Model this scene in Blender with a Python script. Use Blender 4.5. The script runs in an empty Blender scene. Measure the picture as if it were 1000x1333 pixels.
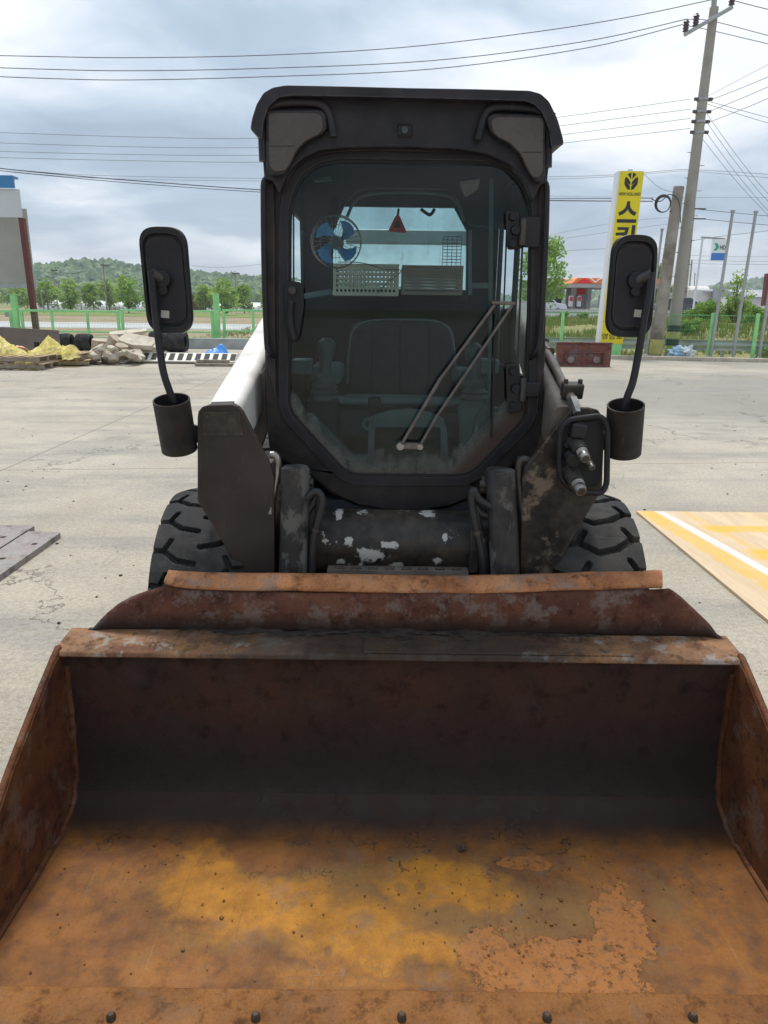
import bpy, bmesh, math, random
from math import sin, cos, tan, pi, radians as R, atan2, sqrt
from mathutils import Vector, Matrix, Euler, noise as mn
from mathutils.geometry import tessellate_polygon
random.seed(7)
S = bpy.context.scene
COL = S.collection

# ---------------------------------------------------------------- camera
F, PITCH, ROLL, H = 950.0, 15.9, 0.7, 1.43
cam_d = bpy.data.cameras.new('camera'); cam = bpy.data.objects.new('camera', cam_d); COL.objects.link(cam)
cam_d.sensor_fit = 'HORIZONTAL'; cam_d.sensor_width = 36.0; cam_d.lens = 36.0*F/1000
cam_d.clip_start = 0.05; cam_d.clip_end = 6000
CM = Matrix.Rotation(R(90-PITCH), 3, 'X') @ Matrix.Rotation(R(ROLL), 3, 'Z')
cam.location = (0, 0, H); cam.rotation_euler = CM.to_euler()
S.camera = cam

# ---------------------------------------------------------------- light and exposure
SUN_EL, SUN_AZ = 69.0, -14.0          # degrees; azimuth from +Y, negative = left
sd = bpy.data.lights.new('sun', 'SUN'); sd.energy = 2.9; sd.angle = R(12); sd.color = (1.0, .955, .88)
sun = bpy.data.objects.new('sun', sd); COL.objects.link(sun)
dvec = Vector((sin(R(SUN_AZ))*cos(R(SUN_EL)), cos(R(SUN_AZ))*cos(R(SUN_EL)), sin(R(SUN_EL))))
sun.rotation_euler = dvec.to_track_quat('Z', 'Y').to_euler(); sun.location = (0, 0, 30)
S.view_settings.view_transform = 'Standard'; S.view_settings.look = 'None'
S.view_settings.exposure = 0.20; S.view_settings.gamma = 1.0
S.view_settings.use_curve_mapping = False
W = bpy.data.worlds.new('World'); S.world = W; W.use_nodes = True
S.cycles.max_bounces = 8; S.cycles.transparent_max_bounces = 16; S.cycles.volume_bounces = 0

def at(px, py, Y):
    'point at forward distance Y seen at a given pixel of the 1000x1333 photograph'
    d = CM @ Vector(((px-500)/F, (666.5-py)/F, -1.0))
    return Vector((0, 0, H)) + d*(Y/d.y)
def gz(px, py, z=0.0):
    d = CM @ Vector(((px-500)/F, (666.5-py)/F, -1.0))
    return Vector((0, 0, H)) + d*((z-H)/d.z)

# ---------------------------------------------------------------- node helpers
class NT:
    def __init__(s, nt): s.nt = nt; s.n = nt.nodes; s.l = nt.links
    def node(s, t, **kw):
        n = s.n.new(t)
        for k, v in kw.items(): setattr(n, k, v)
        return n
    def put(s, sock, v):
        if isinstance(v, bpy.types.NodeSocket): s.l.new(v, sock)
        elif isinstance(v, (tuple, list)) and len(v) == 3 and sock.type == 'RGBA': sock.default_value = (*v, 1)
        else: sock.default_value = v
    def noise(s, vec, scale, detail=4, rough=.55, dist=0.0, out='Fac'):
        n = s.node('ShaderNodeTexNoise'); s.put(n.inputs['Vector'], vec)
        n.inputs['Scale'].default_value = scale; n.inputs['Detail'].default_value = detail
        n.inputs['Roughness'].default_value = rough; n.inputs['Distortion'].default_value = dist
        return n.outputs[out]
    def vor(s, vec, scale, feature='F1', out='Distance', rnd=1.0):
        n = s.node('ShaderNodeTexVoronoi', feature=feature); s.put(n.inputs['Vector'], vec)
        n.inputs['Scale'].default_value = scale; n.inputs['Randomness'].default_value = rnd
        return n.outputs[out]
    def ramp(s, fac, stops, interp='LINEAR'):
        n = s.node('ShaderNodeValToRGB'); s.put(n.inputs[0], fac); cr = n.color_ramp; cr.interpolation = interp
        while len(cr.elements) < len(stops): cr.elements.new(.5)
        for e, (p, c) in zip(cr.elements, stops):
            e.position = p; e.color = (c, c, c, 1) if isinstance(c, (int, float)) else (*c, 1)
        return n.outputs[0]
    def mix(s, fac, a, b, mode='MIX'):
        n = s.node('ShaderNodeMix', data_type='RGBA', blend_type=mode, clamp_factor=True)
        s.put(n.inputs[0], fac); s.put(n.inputs[6], a if not isinstance(a, (int, float)) else (a, a, a)); s.put(n.inputs[7], b if not isinstance(b, (int, float)) else (b, b, b))
        return n.outputs[2]
    def m(s, op, a, b=0.0, c=None, clamp=False):
        n = s.node('ShaderNodeMath', operation=op, use_clamp=clamp)
        s.put(n.inputs[0], a); s.put(n.inputs[1], b)
        if c is not None: s.put(n.inputs[2], c)
        return n.outputs[0]
    def vmul(s, v, k):
        n = s.node('ShaderNodeVectorMath', operation='MULTIPLY'); s.put(n.inputs[0], v); n.inputs[1].default_value = k
        return n.outputs[0]
    def vadd(s, v, k):
        n = s.node('ShaderNodeVectorMath', operation='ADD'); s.put(n.inputs[0], v); s.put(n.inputs[1], k)
        return n.outputs[0]
    def sep(s, v):
        n = s.node('ShaderNodeSeparateXYZ'); s.put(n.inputs[0], v); return n.outputs
    def bump(s, h, strength=.3, dist=.01, normal=None):
        n = s.node('ShaderNodeBump'); n.inputs['Strength'].default_value = strength; n.inputs['Distance'].default_value = dist
        s.put(n.inputs['Height'], h)
        if normal is not None: s.l.new(normal, n.inputs['Normal'])
        return n.outputs[0]
    def mr(s, v, a, b, c=0.0, d=1.0, smooth=False):
        n = s.node('ShaderNodeMapRange', interpolation_type='SMOOTHSTEP' if smooth else 'LINEAR'); s.put(n.inputs[0], v)
        for i, x in enumerate((a, b, c, d)): n.inputs[i+1].default_value = x
        return n.outputs[0]
    def spot(s, v, cx, cy, rx, ry, w=None):
        'soft elliptic mask round a place on the surface (x, y in metres)'
        o = s.sep(v); dx = s.m('DIVIDE', s.m('SUBTRACT', o[0], cx), rx); dy = s.m('DIVIDE', s.m('SUBTRACT', o[1], cy), ry)
        r = s.m('SQRT', s.m('ADD', s.m('MULTIPLY', dx, dx), s.m('MULTIPLY', dy, dy)))
        if w is not None: r = s.m('ADD', r, w)
        return s.mr(r, .55, 1.15, 1.0, 0.0, True)
def newmat(name, rough=.7, metal=0.0, spec=.4):
    mt = bpy.data.materials.new(name); mt.use_nodes = True
    g = NT(mt.node_tree); b = g.n['Principled BSDF']
    b.inputs['Roughness'].default_value = rough; b.inputs['Metallic'].default_value = metal
    b.inputs['Specular IOR Level'].default_value = spec
    tc = g.node('ShaderNodeTexCoord'); g.co = tc.outputs['Object']; g.gen = tc.outputs['Generated']
    return mt, g, b
def simple(name, col, rough=.6, var=.25, scale=8, bump=.15, spec=.4, metal=0.0, dirt=None, dirt_amt=.4, fine=60):
    mt, g, b = newmat(name, rough, metal, spec)
    n = g.noise(g.co, scale, 5, .6)
    k = g.mr(n, .3, .7, 1-var, 1+var)
    c = g.mix(1.0, col, g.vmul(k, (1, 1, 1)), 'MULTIPLY')
    if dirt:
        dm = g.mr(g.noise(g.vadd(g.co, (3.1, 7.7, 1.3)), scale*.6, 6, .65), .5, .68, 0, dirt_amt)
        c = g.mix(dm, c, dirt)
    g.put(b.inputs['Base Color'], c)
    g.put(b.inputs['Roughness'], g.mr(n, .3, .7, max(.05, rough-.1), min(1, rough+.12)))
    if bump: g.put(b.inputs['Normal'], g.bump(g.noise(g.co, fine, 3), bump, .004))
    return mt
MATS = {}
def srgb(r, g, b):
    f = lambda u: (u/255/12.92) if u/255 <= .04045 else ((u/255+.055)/1.055)**2.4
    return (f(r), f(g), f(b))

# ---------------------------------------------------------------- world
def make_world():
    g = NT(W.node_tree); bg = g.n['Background']
    tc = g.node('ShaderNodeTexCoord'); d = tc.outputs['Generated']
    sky = g.node('ShaderNodeTexSky', sky_type='NISHITA'); sky.sun_disc = False
    sky.sun_elevation = R(SUN_EL); sky.sun_rotation = R(SUN_AZ); sky.air_density = 1.0; sky.dust_density = 1.5
    x, y, z = g.sep(d)
    zz = g.m('MAXIMUM', z, 0.0)
    k = g.m('DIVIDE', 1.0, g.m('ADD', zz, .17))
    cx = g.node('ShaderNodeCombineXYZ'); g.put(cx.inputs[0], g.m('MULTIPLY', x, k)); g.put(cx.inputs[1], g.m('MULTIPLY', y, k)); cx.inputs[2].default_value = .37
    p = cx.outputs[0]
    warp = g.noise(p, .9, 3, .5, out='Color')
    p2 = g.vadd(p, g.vmul(warp, (.9, .9, 0)))
    big = g.noise(p2, .52, 5, .52)
    med = g.noise(g.vadd(p2, (5.2, 1.7, 0)), 1.5, 6, .55)
    # angles of the view for the broad cloud banks
    az = g.m('ARCTAN2', x, y); el = g.m('ARCSINE', z)
    def blob(a, e, ra, re_):
        da = g.m('DIVIDE', g.m('SUBTRACT', az, R(a)), R(ra)); de = g.m('DIVIDE', g.m('SUBTRACT', el, R(e)), R(re_))
        r2 = g.m('ADD', g.m('MULTIPLY', da, da), g.m('MULTIPLY', de, de))
        return g.m('EXPONENT', g.m('MULTIPLY', r2, -1.0))
    f = g.m('ADD', g.m('MULTIPLY', big, .62), g.m('MULTIPLY', med, .38))
    f = g.mr(f, .385, .635, 0, 1)
    for (a, e, ra, re_, amt) in ((19, 12.5, 12, 4.2, .55), (-25, 17, 8, 3.5, .45), (2, 22, 13, 4.5, -.30), (-17, 10.5, 16, 2.6, -.42), (-20, 5.2, 14, 2.2, .26), (20, 5, 16, 3.5, -.22), (-10, 18, 8, 3, -.2)):
        f = g.m('ADD', f, g.m('MULTIPLY', blob(a, e, ra, re_), amt))
    cl = g.ramp(f, [(0.0, srgb(146, 162, 180)), (.28, srgb(163, 179, 196)), (.5, srgb(190, 202, 214)), (.72, srgb(218, 223, 231)), (1.0, srgb(240, 241, 246))])
    warm = g.mr(el, R(0), R(7), .22, 0.0, True)
    cl = g.mix(warm, cl, srgb(232, 226, 222))
    # an overcast sky is brighter overhead than at the horizon
    lum = g.mr(z, .35, 1.0, 10.7, 12.8, True)
    cl = g.mix(1.0, cl, g.vmul(lum, (1, 1, 1)), 'MULTIPLY')
    # brighter towards the veiled sun, darker on the side away from it
    dt = g.node('ShaderNodeVectorMath', operation='DOT_PRODUCT'); g.put(dt.inputs[0], d); dt.inputs[1].default_value = dvec
    cl = g.mix(1.0, cl, g.vmul(g.mr(dt.outputs['Value'], -.7, .85, .50, 1.24), (1, 1, 1)), 'MULTIPLY')
    col = g.mix(.93, sky.outputs[0], cl)
    g.put(bg.inputs['Color'], col); bg.inputs['Strength'].default_value = .105
make_world()

# ---------------------------------------------------------------- object helpers
ORG = {}
def put_props(o, label=None, cat=None, group=None, kind=None):
    if label: o['label'] = label
    if cat: o['category'] = cat
    if group: o['group'] = group
    if kind: o['kind'] = kind
def thing(name, loc, label, cat, group=None):
    o = bpy.data.objects.new(name, None); COL.objects.link(o); o.location = loc; o.empty_display_size = .1
    put_props(o, label, cat, group); ORG[o.name] = Vector(loc)
    return o
def copy_tree(o, delta, label=None, parent=None):
    c = o.copy(); COL.objects.link(c)
    if parent is None:
        c.location = Vector(o.location)+Vector(delta)
        if label: c['label'] = label
    else: c.parent = parent
    for ch in [q for q in list(COL.objects) if q.parent == o]: copy_tree(ch, None, None, c)
    return c
class MB:
    def __init__(s): s.v = []; s.f = []; s.bev = 0
    def add(s, vs, fs):
        b = len(s.v); s.v += [Vector(v) for v in vs]; s.f += [tuple(b+i for i in f) for f in fs]; return s
    def box(s, c, size, rot=None):
        hx, hy, hz = [q/2 for q in size]; M3 = Euler(rot).to_matrix() if rot else Matrix.Identity(3); c = Vector(c)
        vs = [c+M3@Vector((x, y, z)) for x in (-hx, hx) for y in (-hy, hy) for z in (-hz, hz)]
        return s.add(vs, [(0, 1, 3, 2), (4, 6, 7, 5), (0, 4, 5, 1), (2, 3, 7, 6), (0, 2, 6, 4), (1, 5, 7, 3)])
    def bar(s, a, b, w, h=None):
        'square bar from a to b'
        h = h or w; a = Vector(a); b = Vector(b); d = (b-a); L = d.length; d.normalize()
        up = Vector((0, 0, 1)) if abs(d.z) < .95 else Vector((0, 1, 0))
        sx = d.cross(up).normalized(); sz = sx.cross(d)
        vs = []
        for q in (a, b):
            for i, j in ((-1, -1), (1, -1), (1, 1), (-1, 1)): vs.append(q+sx*(i*w/2)+sz*(j*h/2))
        return s.add(vs, [(3, 2, 1, 0), (4, 5, 6, 7), (0, 1, 5, 4), (1, 2, 6, 5), (2, 3, 7, 6), (3, 0, 4, 7)])
    def tube(s, pts, r, seg=10, cap=True, rs=None):
        pts = [Vector(p) for p in pts]; n = len(pts); rings = []; prev = None
        for i, p in enumerate(pts):
            d = (pts[min(i+1, n-1)]-pts[max(i-1, 0)]).normalized()
            if prev is None:
                up = Vector((0, 0, 1)) if abs(d.z) < .9 else Vector((1, 0, 0)); sx = d.cross(up).normalized()
            else: sx = (prev-d*prev.dot(d)).normalized()
            prev = sx; sy = d.cross(sx); rr = rs[i] if rs else r
            rings.append([p+sx*cos(2*pi*k/seg)*rr+sy*sin(2*pi*k/seg)*rr for k in range(seg)])
        b = len(s.v)
        for q in rings: s.v += q
        for i in range(n-1):
            for k in range(seg): s.f.append((b+i*seg+k, b+i*seg+(k+1) % seg, b+(i+1)*seg+(k+1) % seg, b+(i+1)*seg+k))
        if cap:
            s.f.append(tuple(b+k for k in range(seg))[::-1]); s.f.append(tuple(b+(n-1)*seg+k for k in range(seg)))
        return s
    def prism(s, loop, vec, holes=()):
        'extrude a planar loop (3D points) with holes along vec'
        loops = [[Vector(p) for p in loop]]+[[Vector(p) for p in h] for h in holes]; vec = Vector(vec)
        flat = [p for l in loops for p in l]; n = len(flat); b = len(s.v)
        s.v += flat+[p+vec for p in flat]
        if holes:
            for t in tessellate_polygon(loops):
                s.f.append(tuple(b+i for i in t)); s.f.append(tuple(b+n+i for i in reversed(t)))
        else:
            s.f.append(tuple(b+i for i in range(n))); s.f.append(tuple(b+n+i for i in reversed(range(n))))
        o = 0
        for l in loops:
            k = len(l)
            for i in range(k): s.f.append((b+o+i, b+n+o+i, b+n+o+(i+1) % k, b+o+(i+1) % k))
            o += k
        return s
    def grid(s, fn, nu, nv, closeu=False):
        b = len(s.v)
        for i in range(nu):
            for j in range(nv): s.v.append(Vector(fn(i/(nu if closeu else nu-1), j/(nv-1))))
        for i in range(nu if closeu else nu-1):
            for j in range(nv-1):
                a = b+i*nv+j; c = b+((i+1) % nu)*nv+j
                s.f.append((a, c, c+1, a+1))
        return s
    def ico(s, c, r, seed=0, amp=.25, sub=2, sc=(1, 1, 1), freq=1.5):
        bm = bmesh.new(); bmesh.ops.create_icosphere(bm, subdivisions=sub, radius=1)
        bm.verts.ensure_lookup_table(); vs = []
        for v in bm.verts:
            p = v.co.copy(); k = 1+amp*mn.noise(p*freq+Vector((seed*3.1, seed*1.7, seed)))*1.6
            vs.append(Vector(c)+Vector((p.x*sc[0], p.y*sc[1], p.z*sc[2]))*r*k)
        fs = [tuple(v.index for v in f.verts) for f in bm.faces]; bm.free()
        return s.add(vs, fs)
    def build(s, name, mat, parent=None, org=None, smooth=35, bevel=0, label=None, cat=None, group=None, kind=None, sol=0, fixn=True):
        if parent is not None: o0 = ORG[parent.name]
        elif org is not None: o0 = Vector(org)
        else:
            xs = [v.x for v in s.v]; ys = [v.y for v in s.v]; zs = [v.z for v in s.v]
            o0 = Vector(((min(xs)+max(xs))/2, (min(ys)+max(ys))/2, min(zs)))
        me = bpy.data.meshes.new(name); me.from_pydata([v-o0 for v in s.v], [], s.f)
        if fixn:
            bm = bmesh.new(); bm.from_mesh(me); bmesh.ops.recalc_face_normals(bm, faces=bm.faces); bm.to_mesh(me); bm.free()
        me.materials.append(MATS[mat] if isinstance(mat, str) else mat)
        if smooth: me.shade_smooth(); me.set_sharp_from_angle(angle=R(smooth))
        o = bpy.data.objects.new(name, me); COL.objects.link(o)
        if parent is not None: o.parent = parent
        else: o.location = o0
        ORG[o.name] = o0
        if sol: q = o.modifiers.new('thickness', 'SOLIDIFY'); q.thickness = sol; q.offset = 0
        if bevel:
            q = o.modifiers.new('bevel', 'BEVEL'); q.width = bevel; q.segments = 2; q.limit_method = 'ANGLE'; q.angle_limit = R(40)
        put_props(o, label, cat, group, kind)
        return o
def fillet(pts, r, n=5):
    'round the corners of a closed loop of points; r a number or list'
    pts = [Vector(p) for p in pts]; out = []; N = len(pts)
    for i, p in enumerate(pts):
        rr = r[i] if isinstance(r, (list, tuple)) else r
        a = pts[i-1]-p; b = pts[(i+1) % N]-p; la, lb = a.length, b.length
        if rr <= 0: out.append(p); continue
        t = min(rr, la*.45, lb*.45); A = p+a.normalized()*t; B = p+b.normalized()*t
        for k in range(n+1):
            u = k/n; out.append(A*(1-u)**2+p*2*u*(1-u)+B*u*u)
    return out
def smoothpath(pts, n=6):
    'Catmull-Rom through points'
    P = [Vector(p) for p in pts]; out = []
    for i in range(len(P)-1):
        p0 = P[max(i-1, 0)]; p1 = P[i]; p2 = P[i+1]; p3 = P[min(i+2, len(P)-1)]
        for k in range(n):
            t = k/n
            out.append(.5*((2*p1)+(p2-p0)*t+(2*p0-5*p1+4*p2-p3)*t*t+(3*p1-p0-3*p2+p3)*t**3))
    out.append(P[-1]); return out
def ring(c, r, axis, n=16, ph=0):
    c = Vector(c); ax = Vector(axis).normalized(); up = Vector((0, 0, 1)) if abs(ax.z) < .9 else Vector((1, 0, 0))
    sx = ax.cross(up).normalized(); sy = ax.cross(sx)
    return [c+sx*cos(2*pi*k/n+ph)*r+sy*sin(2*pi*k/n+ph)*r for k in range(n)]
def disc(a, b, r, n=16): return MB().tube([a, b], r, n)
# ---------------------------------------------------------------- materials
X0 = .047                                # the loader's centre line
def mk_rust(name, a, b_, c, grey=None, grey_amt=.5, scale=5, rough=.85, streak=False, bump=.5, shade_smear=None):
    mt, g, b = newmat(name, rough, 0, .25); v = g.co
    n1 = g.noise(v, scale, 6, .65); n2 = g.noise(g.vadd(v, (4.2, 1.1, 8.8)), scale*3.3, 6, .7); n3 = g.noise(v, scale*22, 4, .7)
    col = g.ramp(n1, [(.32, a), (.5, b_), (.68, c)])
    col = g.mix(g.mr(n2, .52, .66, 0, .75), col, tuple(q*.35 for q in a))
    if grey:
        gm = g.noise(g.vmul(g.vadd(v, (9, 3, 1)), (1, 1, 1.0)), scale*1.7, 8, .72)
        col = g.mix(g.mr(gm, .53, .60, 0, grey_amt), col, grey)
    col = g.mix(g.mr(n3, .3, .7, .0, .55), col, g.mix(1, col, (.55, .5, .48), 'MULTIPLY'))
    if shade_smear: col = g.mix(shade_smear(g, v, n2), col, (.020, .016, .014))  # near-black blend: painted shade on rim and back, smear on guard
    sp = g.vor(v, 95, 'F1'); col = g.mix(g.mr(sp, .10, .22, .55, 0), col, tuple(q*.3 for q in a))
    g.put(b.inputs['Base Color'], col)
    g.put(b.inputs['Roughness'], g.mr(n2, .3, .7, rough-.25, rough+.1))
    h = g.m('ADD', g.m('MULTIPLY', n2, 1.0), g.m('MULTIPLY', n3, .45))
    g.put(b.inputs['Normal'], g.bump(h, bump, .006))
    MATS[name] = mt
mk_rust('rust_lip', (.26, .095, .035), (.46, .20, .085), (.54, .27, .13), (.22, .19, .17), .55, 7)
mk_rust('rust_guard', (.075, .026, .016), (.12, .045, .026), (.17, .07, .038), (.20, .16, .14), .6, 6, shade_smear=lambda g, v, n: g.mr(g.m('ADD', g.sep(v)[2], g.m('MULTIPLY', n, .07)), .575, .62, .8, 0))  # darker towards the base of the guard face
mk_rust('rust_rim', (.13, .055, .028), (.24, .13, .07), (.36, .18, .07), (.30, .28, .25), .8, 7, shade_smear=lambda g, v, n: g.m('MULTIPLY', g.spot(v, -.02, -.44, .62, .35, g.m('MULTIPLY', g.m('SUBTRACT', n, .5), 1.6)), .85))  # the guard's shadow on the middle of the rim, painted in
mk_rust('rust_back', (.030, .016, .013), (.042, .020, .015), (.062, .024, .015), (.055, .045, .042), .25, 4, .8, shade_smear=lambda g, v, n: g.mr(g.m('ADD', g.sep(v)[2], g.m('MULTIPLY', n, .25)), .30, .50, .75, 0, True))  # shade low in the bucket put into the colour, darkest at the foot
mk_rust('rust_side', (.07, .024, .012), (.125, .044, .017), (.17, .064, .022), (.17, .12, .09), .5, 6, .8)
mk_rust('rust_edge', (.14, .052, .013), (.21, .083, .018), (.26, .108, .026), (.16, .09, .050), .35, 6, .75)
mk_rust('rust_attachment', (.16, .06, .05), (.22, .09, .07), (.24, .11, .08), (.18, .20, .22), .7, 2.5, .85, bump=.2)
mk_rust('rust_plate', (.24, .20, .18), (.31, .28, .26), (.28, .22, .19), (.34, .34, .34), .7, 3, .6, bump=.12)

def mk_floor():
    mt, g, b = newmat('rust_floor', .7, 0, .3); v = g.co
    n1 = g.noise(v, 4.5, 7, .62, .4); n2 = g.noise(g.vadd(v, (2.2, 5, 1)), 15, 7, .68); n3 = g.noise(v, 130, 4, .75); n4 = g.noise(g.vadd(v, (7, 7, 7)), 1.9, 5, .6)
    wob = g.m('MULTIPLY', g.m('SUBTRACT', g.noise(g.vadd(v, (1, 2, 3)), 7, 6, .62), .5), 2.2)
    wob2 = g.m('MULTIPLY', g.m('SUBTRACT', g.noise(g.vadd(v, (11, 2, 3)), 16, 7, .7), .5), 2.0)
    base = g.ramp(n1, [(.28, (.095, .036, .011)), (.42, (.17, .062, .013)), (.56, (.235, .089, .015)), (.72, (.30, .122, .022))])
    base = g.mix(g.mr(n2, .47, .64, 0, .7), base, (.095, .05, .028))
    base = g.mix(g.mr(g.noise(g.vadd(v, (6, 1, 4)), 3.2, 8, .7), .52, .64, 0, .55), base, (.10, .045, .02))
    # greasy olive-brown skin over the middle
    ol = g.m('MULTIPLY', g.spot(v, .02, .24, .66, .17, wob), .6); base = g.mix(ol, base, g.mix(g.mr(n2, .35, .65), (.12, .065, .025), (.26, .15, .045)))
    # yellow ochre washes
    ye = g.spot(v, -.33, .235, .25, .10, wob)
    for a in ((-.50, .30, .10, .13), (-.08, .16, .18, .12), (.03, .12, .14, .07), (.13, .30, .20, .09), (-.02, .05, .3, .05)):
        ye = g.m('MAXIMUM', ye, g.m('MULTIPLY', g.spot(v, *a, wob), .9 if a[3] > .06 else .4))
    yc = g.mix(g.mr(n2, .35, .65), (.47, .198, .012), (.28, .115, .016))
    base = g.mix(g.m('MULTIPLY', ye, .94), base, yc)
    # grey scuffs
    gs = g.m('MULTIPLY', g.mr(g.noise(g.vadd(v, (3, 9, 4)), 9, 8, .7), .55, .66), g.spot(v, .15, .2, .7, .35))
    base = g.mix(g.m('MULTIPLY', gs, .45), base, (.13, .105, .085))
    # thick flaking crust, right of centre
    edge = g.m('MAXIMUM', g.spot(v, .355, .075, .20, .095, wob2), g.m('MAXIMUM', g.spot(v, .53, .20, .07, .14, wob2), g.m('MAXIMUM', g.spot(v, .20, .12, .07, .07, wob2), g.spot(v, .33, .385, .075, .03, wob2))))
    cr = g.m('MULTIPLY', g.mr(edge, .46, .5), g.mr(g.noise(g.vadd(v, (3, 3, 8)), 24, 7, .75), .36, .42))
    crc = g.mix(g.mr(g.noise(v, 45, 8, .8), .50, .60, 0, .8), (.34, .13, .030), (.12, .06, .03))
    base = g.mix(g.m('MULTIPLY', cr, .72), base, crc)
    rim = g.m('MULTIPLY', g.mr(edge, .38, .455), g.mr(edge, .465, .49, 1, 0))
    rimn = g.mr(g.noise(g.vadd(v, (1, 1, 9)), 12, 3), .42, .55)
    base = g.mix(g.m('MULTIPLY', g.m('MULTIPLY', rim, rimn), .95), base, (.035, .020, .012))
    # scratches along the digging direction
    sw = g.noise(g.vmul(g.vadd(v, g.vmul(g.noise(v, 4, 2, out='Color'), (.02, .0, .0))), (120, 2.2, 1)), 1, 4, .6)
    base = g.mix(g.m('MULTIPLY', g.mr(sw, .60, .72), g.mr(n1, .4, .6, .05, .28)), base, (.33, .20, .10))
    base = g.mix(g.mr(sw, .36, .28, 0, .35), base, (.09, .045, .02))
    # cracked paint nets and hair cracks
    cw = g.vadd(v, g.vmul(g.noise(v, 25, 3, out='Color'), (.02, .02, .02)))
    ck = g.mr(g.vor(cw, 38, 'DISTANCE_TO_EDGE'), .02, .06, 1, 0)
    ck = g.m('MULTIPLY', ck, g.spot(v, -.14, .035, .13, .07, wob))
    base = g.mix(g.m('MULTIPLY', ck, .4), base, (.26, .18, .12))
    lc = g.m('ABSOLUTE', g.m('SUBTRACT', g.noise(g.vadd(v, (5, 5, 2)), 5.5, 5, .6), .5))
    lc = g.m('MULTIPLY', g.mr(lc, .002, .006, 1, 0), g.mr(g.noise(g.vadd(v, (8, 5, 2)), 6, 2), .5, .56))
    lc = g.m('MULTIPLY', lc, g.mr(g.sep(v)[1], .30, .36))
    base = g.mix(g.m('MULTIPLY', lc, .85), base, (.035, .022, .016))
    # dark pits
    for (a, c, r_) in ((.035, .07, .035), (.01, .29, .02), (.055, .30, .016), (-.16, .105, .012)):
        base = g.mix(g.m('MULTIPLY', g.spot(v, a, c, r_, r_*1.3, g.m('MULTIPLY', wob2, 1.0)), .45), base, (.10, .06, .035))
    # shade painted into the plate's colour where it curves up into the back
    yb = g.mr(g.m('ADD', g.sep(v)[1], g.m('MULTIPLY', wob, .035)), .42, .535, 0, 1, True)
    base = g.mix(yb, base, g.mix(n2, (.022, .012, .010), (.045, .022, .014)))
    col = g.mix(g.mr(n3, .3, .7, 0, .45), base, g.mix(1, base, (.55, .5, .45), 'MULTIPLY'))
    g.put(b.inputs['Base Color'], col)
    g.put(b.inputs['Roughness'], g.mr(n2, .3, .7, .5, .85))
    h = g.m('ADD', g.m('ADD', g.m('MULTIPLY', n3, .22), g.m('MULTIPLY', n2, .9)), g.m('ADD', g.m('MULTIPLY', cr, 1.7), g.m('MULTIPLY', g.m('ADD', lc, ck), -.5)))
    g.put(b.inputs['Normal'], g.bump(h, .55, .006))
    MATS['rust_floor'] = mt
mk_floor()

def mk_paint(name, col, chip=None, chip_t=(.60, .62), chip_scale=9, dust=(.20, .165, .13), dust_amt=.35, rough=.5, scale=6, sx=(1, 1, 1), bump=.2, scratch=True, edge=(.16, .13, .11), edge_amt=.55, spots=None):
    mt, g, b = newmat(name, rough, 0, .33); v = g.co
    n1 = g.noise(v, scale, 5, .6); n2 = g.noise(g.vadd(v, (5, 5, 5)), scale*5, 5, .7)
    c = g.mix(g.mr(n1, .35, .65), tuple(q*.75 for q in col), tuple(q*1.3 for q in col))
    dm = g.m('MULTIPLY', g.mr(g.m('ADD', g.m('MULTIPLY', n1, .6), g.m('MULTIPLY', n2, .4)), .44, .64), dust_amt)
    c = g.mix(dm, c, dust)
    if scratch:
        sc = g.noise(g.vmul(v, (60, 60, 3)), 1, 3, .6); c = g.mix(g.mr(sc, .63, .72, 0, .35), c, tuple(min(1, q*2.6+.03) for q in col))
    cm = 0.0
    if chip:
        cn = g.noise(g.vmul(g.vadd(v, (1.7, 2.9, 4.1)), sx), chip_scale, 8, .68)
        cm = g.mr(cn, chip_t[0], chip_t[1])
        if spots:
            x, y, z = g.sep(v); cb = g.node('ShaderNodeCombineXYZ'); g.put(cb.inputs[0], x); g.put(cb.inputs[1], z); xz = cb.outputs[0]
            for sp_ in spots: cm = g.m('MAXIMUM', cm, g.mr(g.spot(xz, *sp_, g.m('MULTIPLY', g.m('SUBTRACT', g.noise(v, 42, 8, .8), .5), 4.2)), .45, .55))
        c = g.mix(cm, c, chip)
    if edge_amt:      # paint rubbed thin along the edges
        be = g.node('ShaderNodeBevel', samples=4); be.inputs[0].default_value = .006
        ge = g.node('ShaderNodeNewGeometry'); dt = g.node('ShaderNodeVectorMath', operation='DOT_PRODUCT')
        g.put(dt.inputs[0], be.outputs[0]); g.put(dt.inputs[1], ge.outputs['Normal'])
        em = g.m('MULTIPLY', g.mr(dt.outputs['Value'], .985, .88, 0, 1), g.mr(n2, .38, .60))
        c = g.mix(g.m('MULTIPLY', em, edge_amt), c, edge)
    g.put(b.inputs['Base Color'], c)
    r_ = g.mr(n2, .3, .7, rough-.12, rough+.2)
    g.put(b.inputs['Roughness'], g.m('MAXIMUM', r_, g.m('MULTIPLY', dm, 1.6)) )
    h = g.m('ADD', g.m('MULTIPLY', n2, .5), g.m('MULTIPLY', g.noise(v, 150, 2), .3))
    if chip: h = g.m('ADD', h, g.m('MULTIPLY', cm, -.8))
    g.put(b.inputs['Normal'], g.bump(h, bump, .003))
    MATS[name] = mt
CHIPS = []
for _px, _py, _w, _h in ((428, 664, 16, 5), (472, 667, 12, 8), (440, 675, 5, 5), (484, 720, 22, 10), (455, 702, 6, 6), (507, 706, 12, 5), (598, 669, 12, 3), (579, 700, 3, 8), (569, 728, 6, 6), (443, 728, 6, 5), (470, 733, 4, 5), (515, 734, 9, 5), (560, 676, 10, 3)):
    _p = at(_px, _py, 2.14); CHIPS.append((_p.x-X0, _p.z, _w*.00235*1.0, _h*.00235*1.0))
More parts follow.
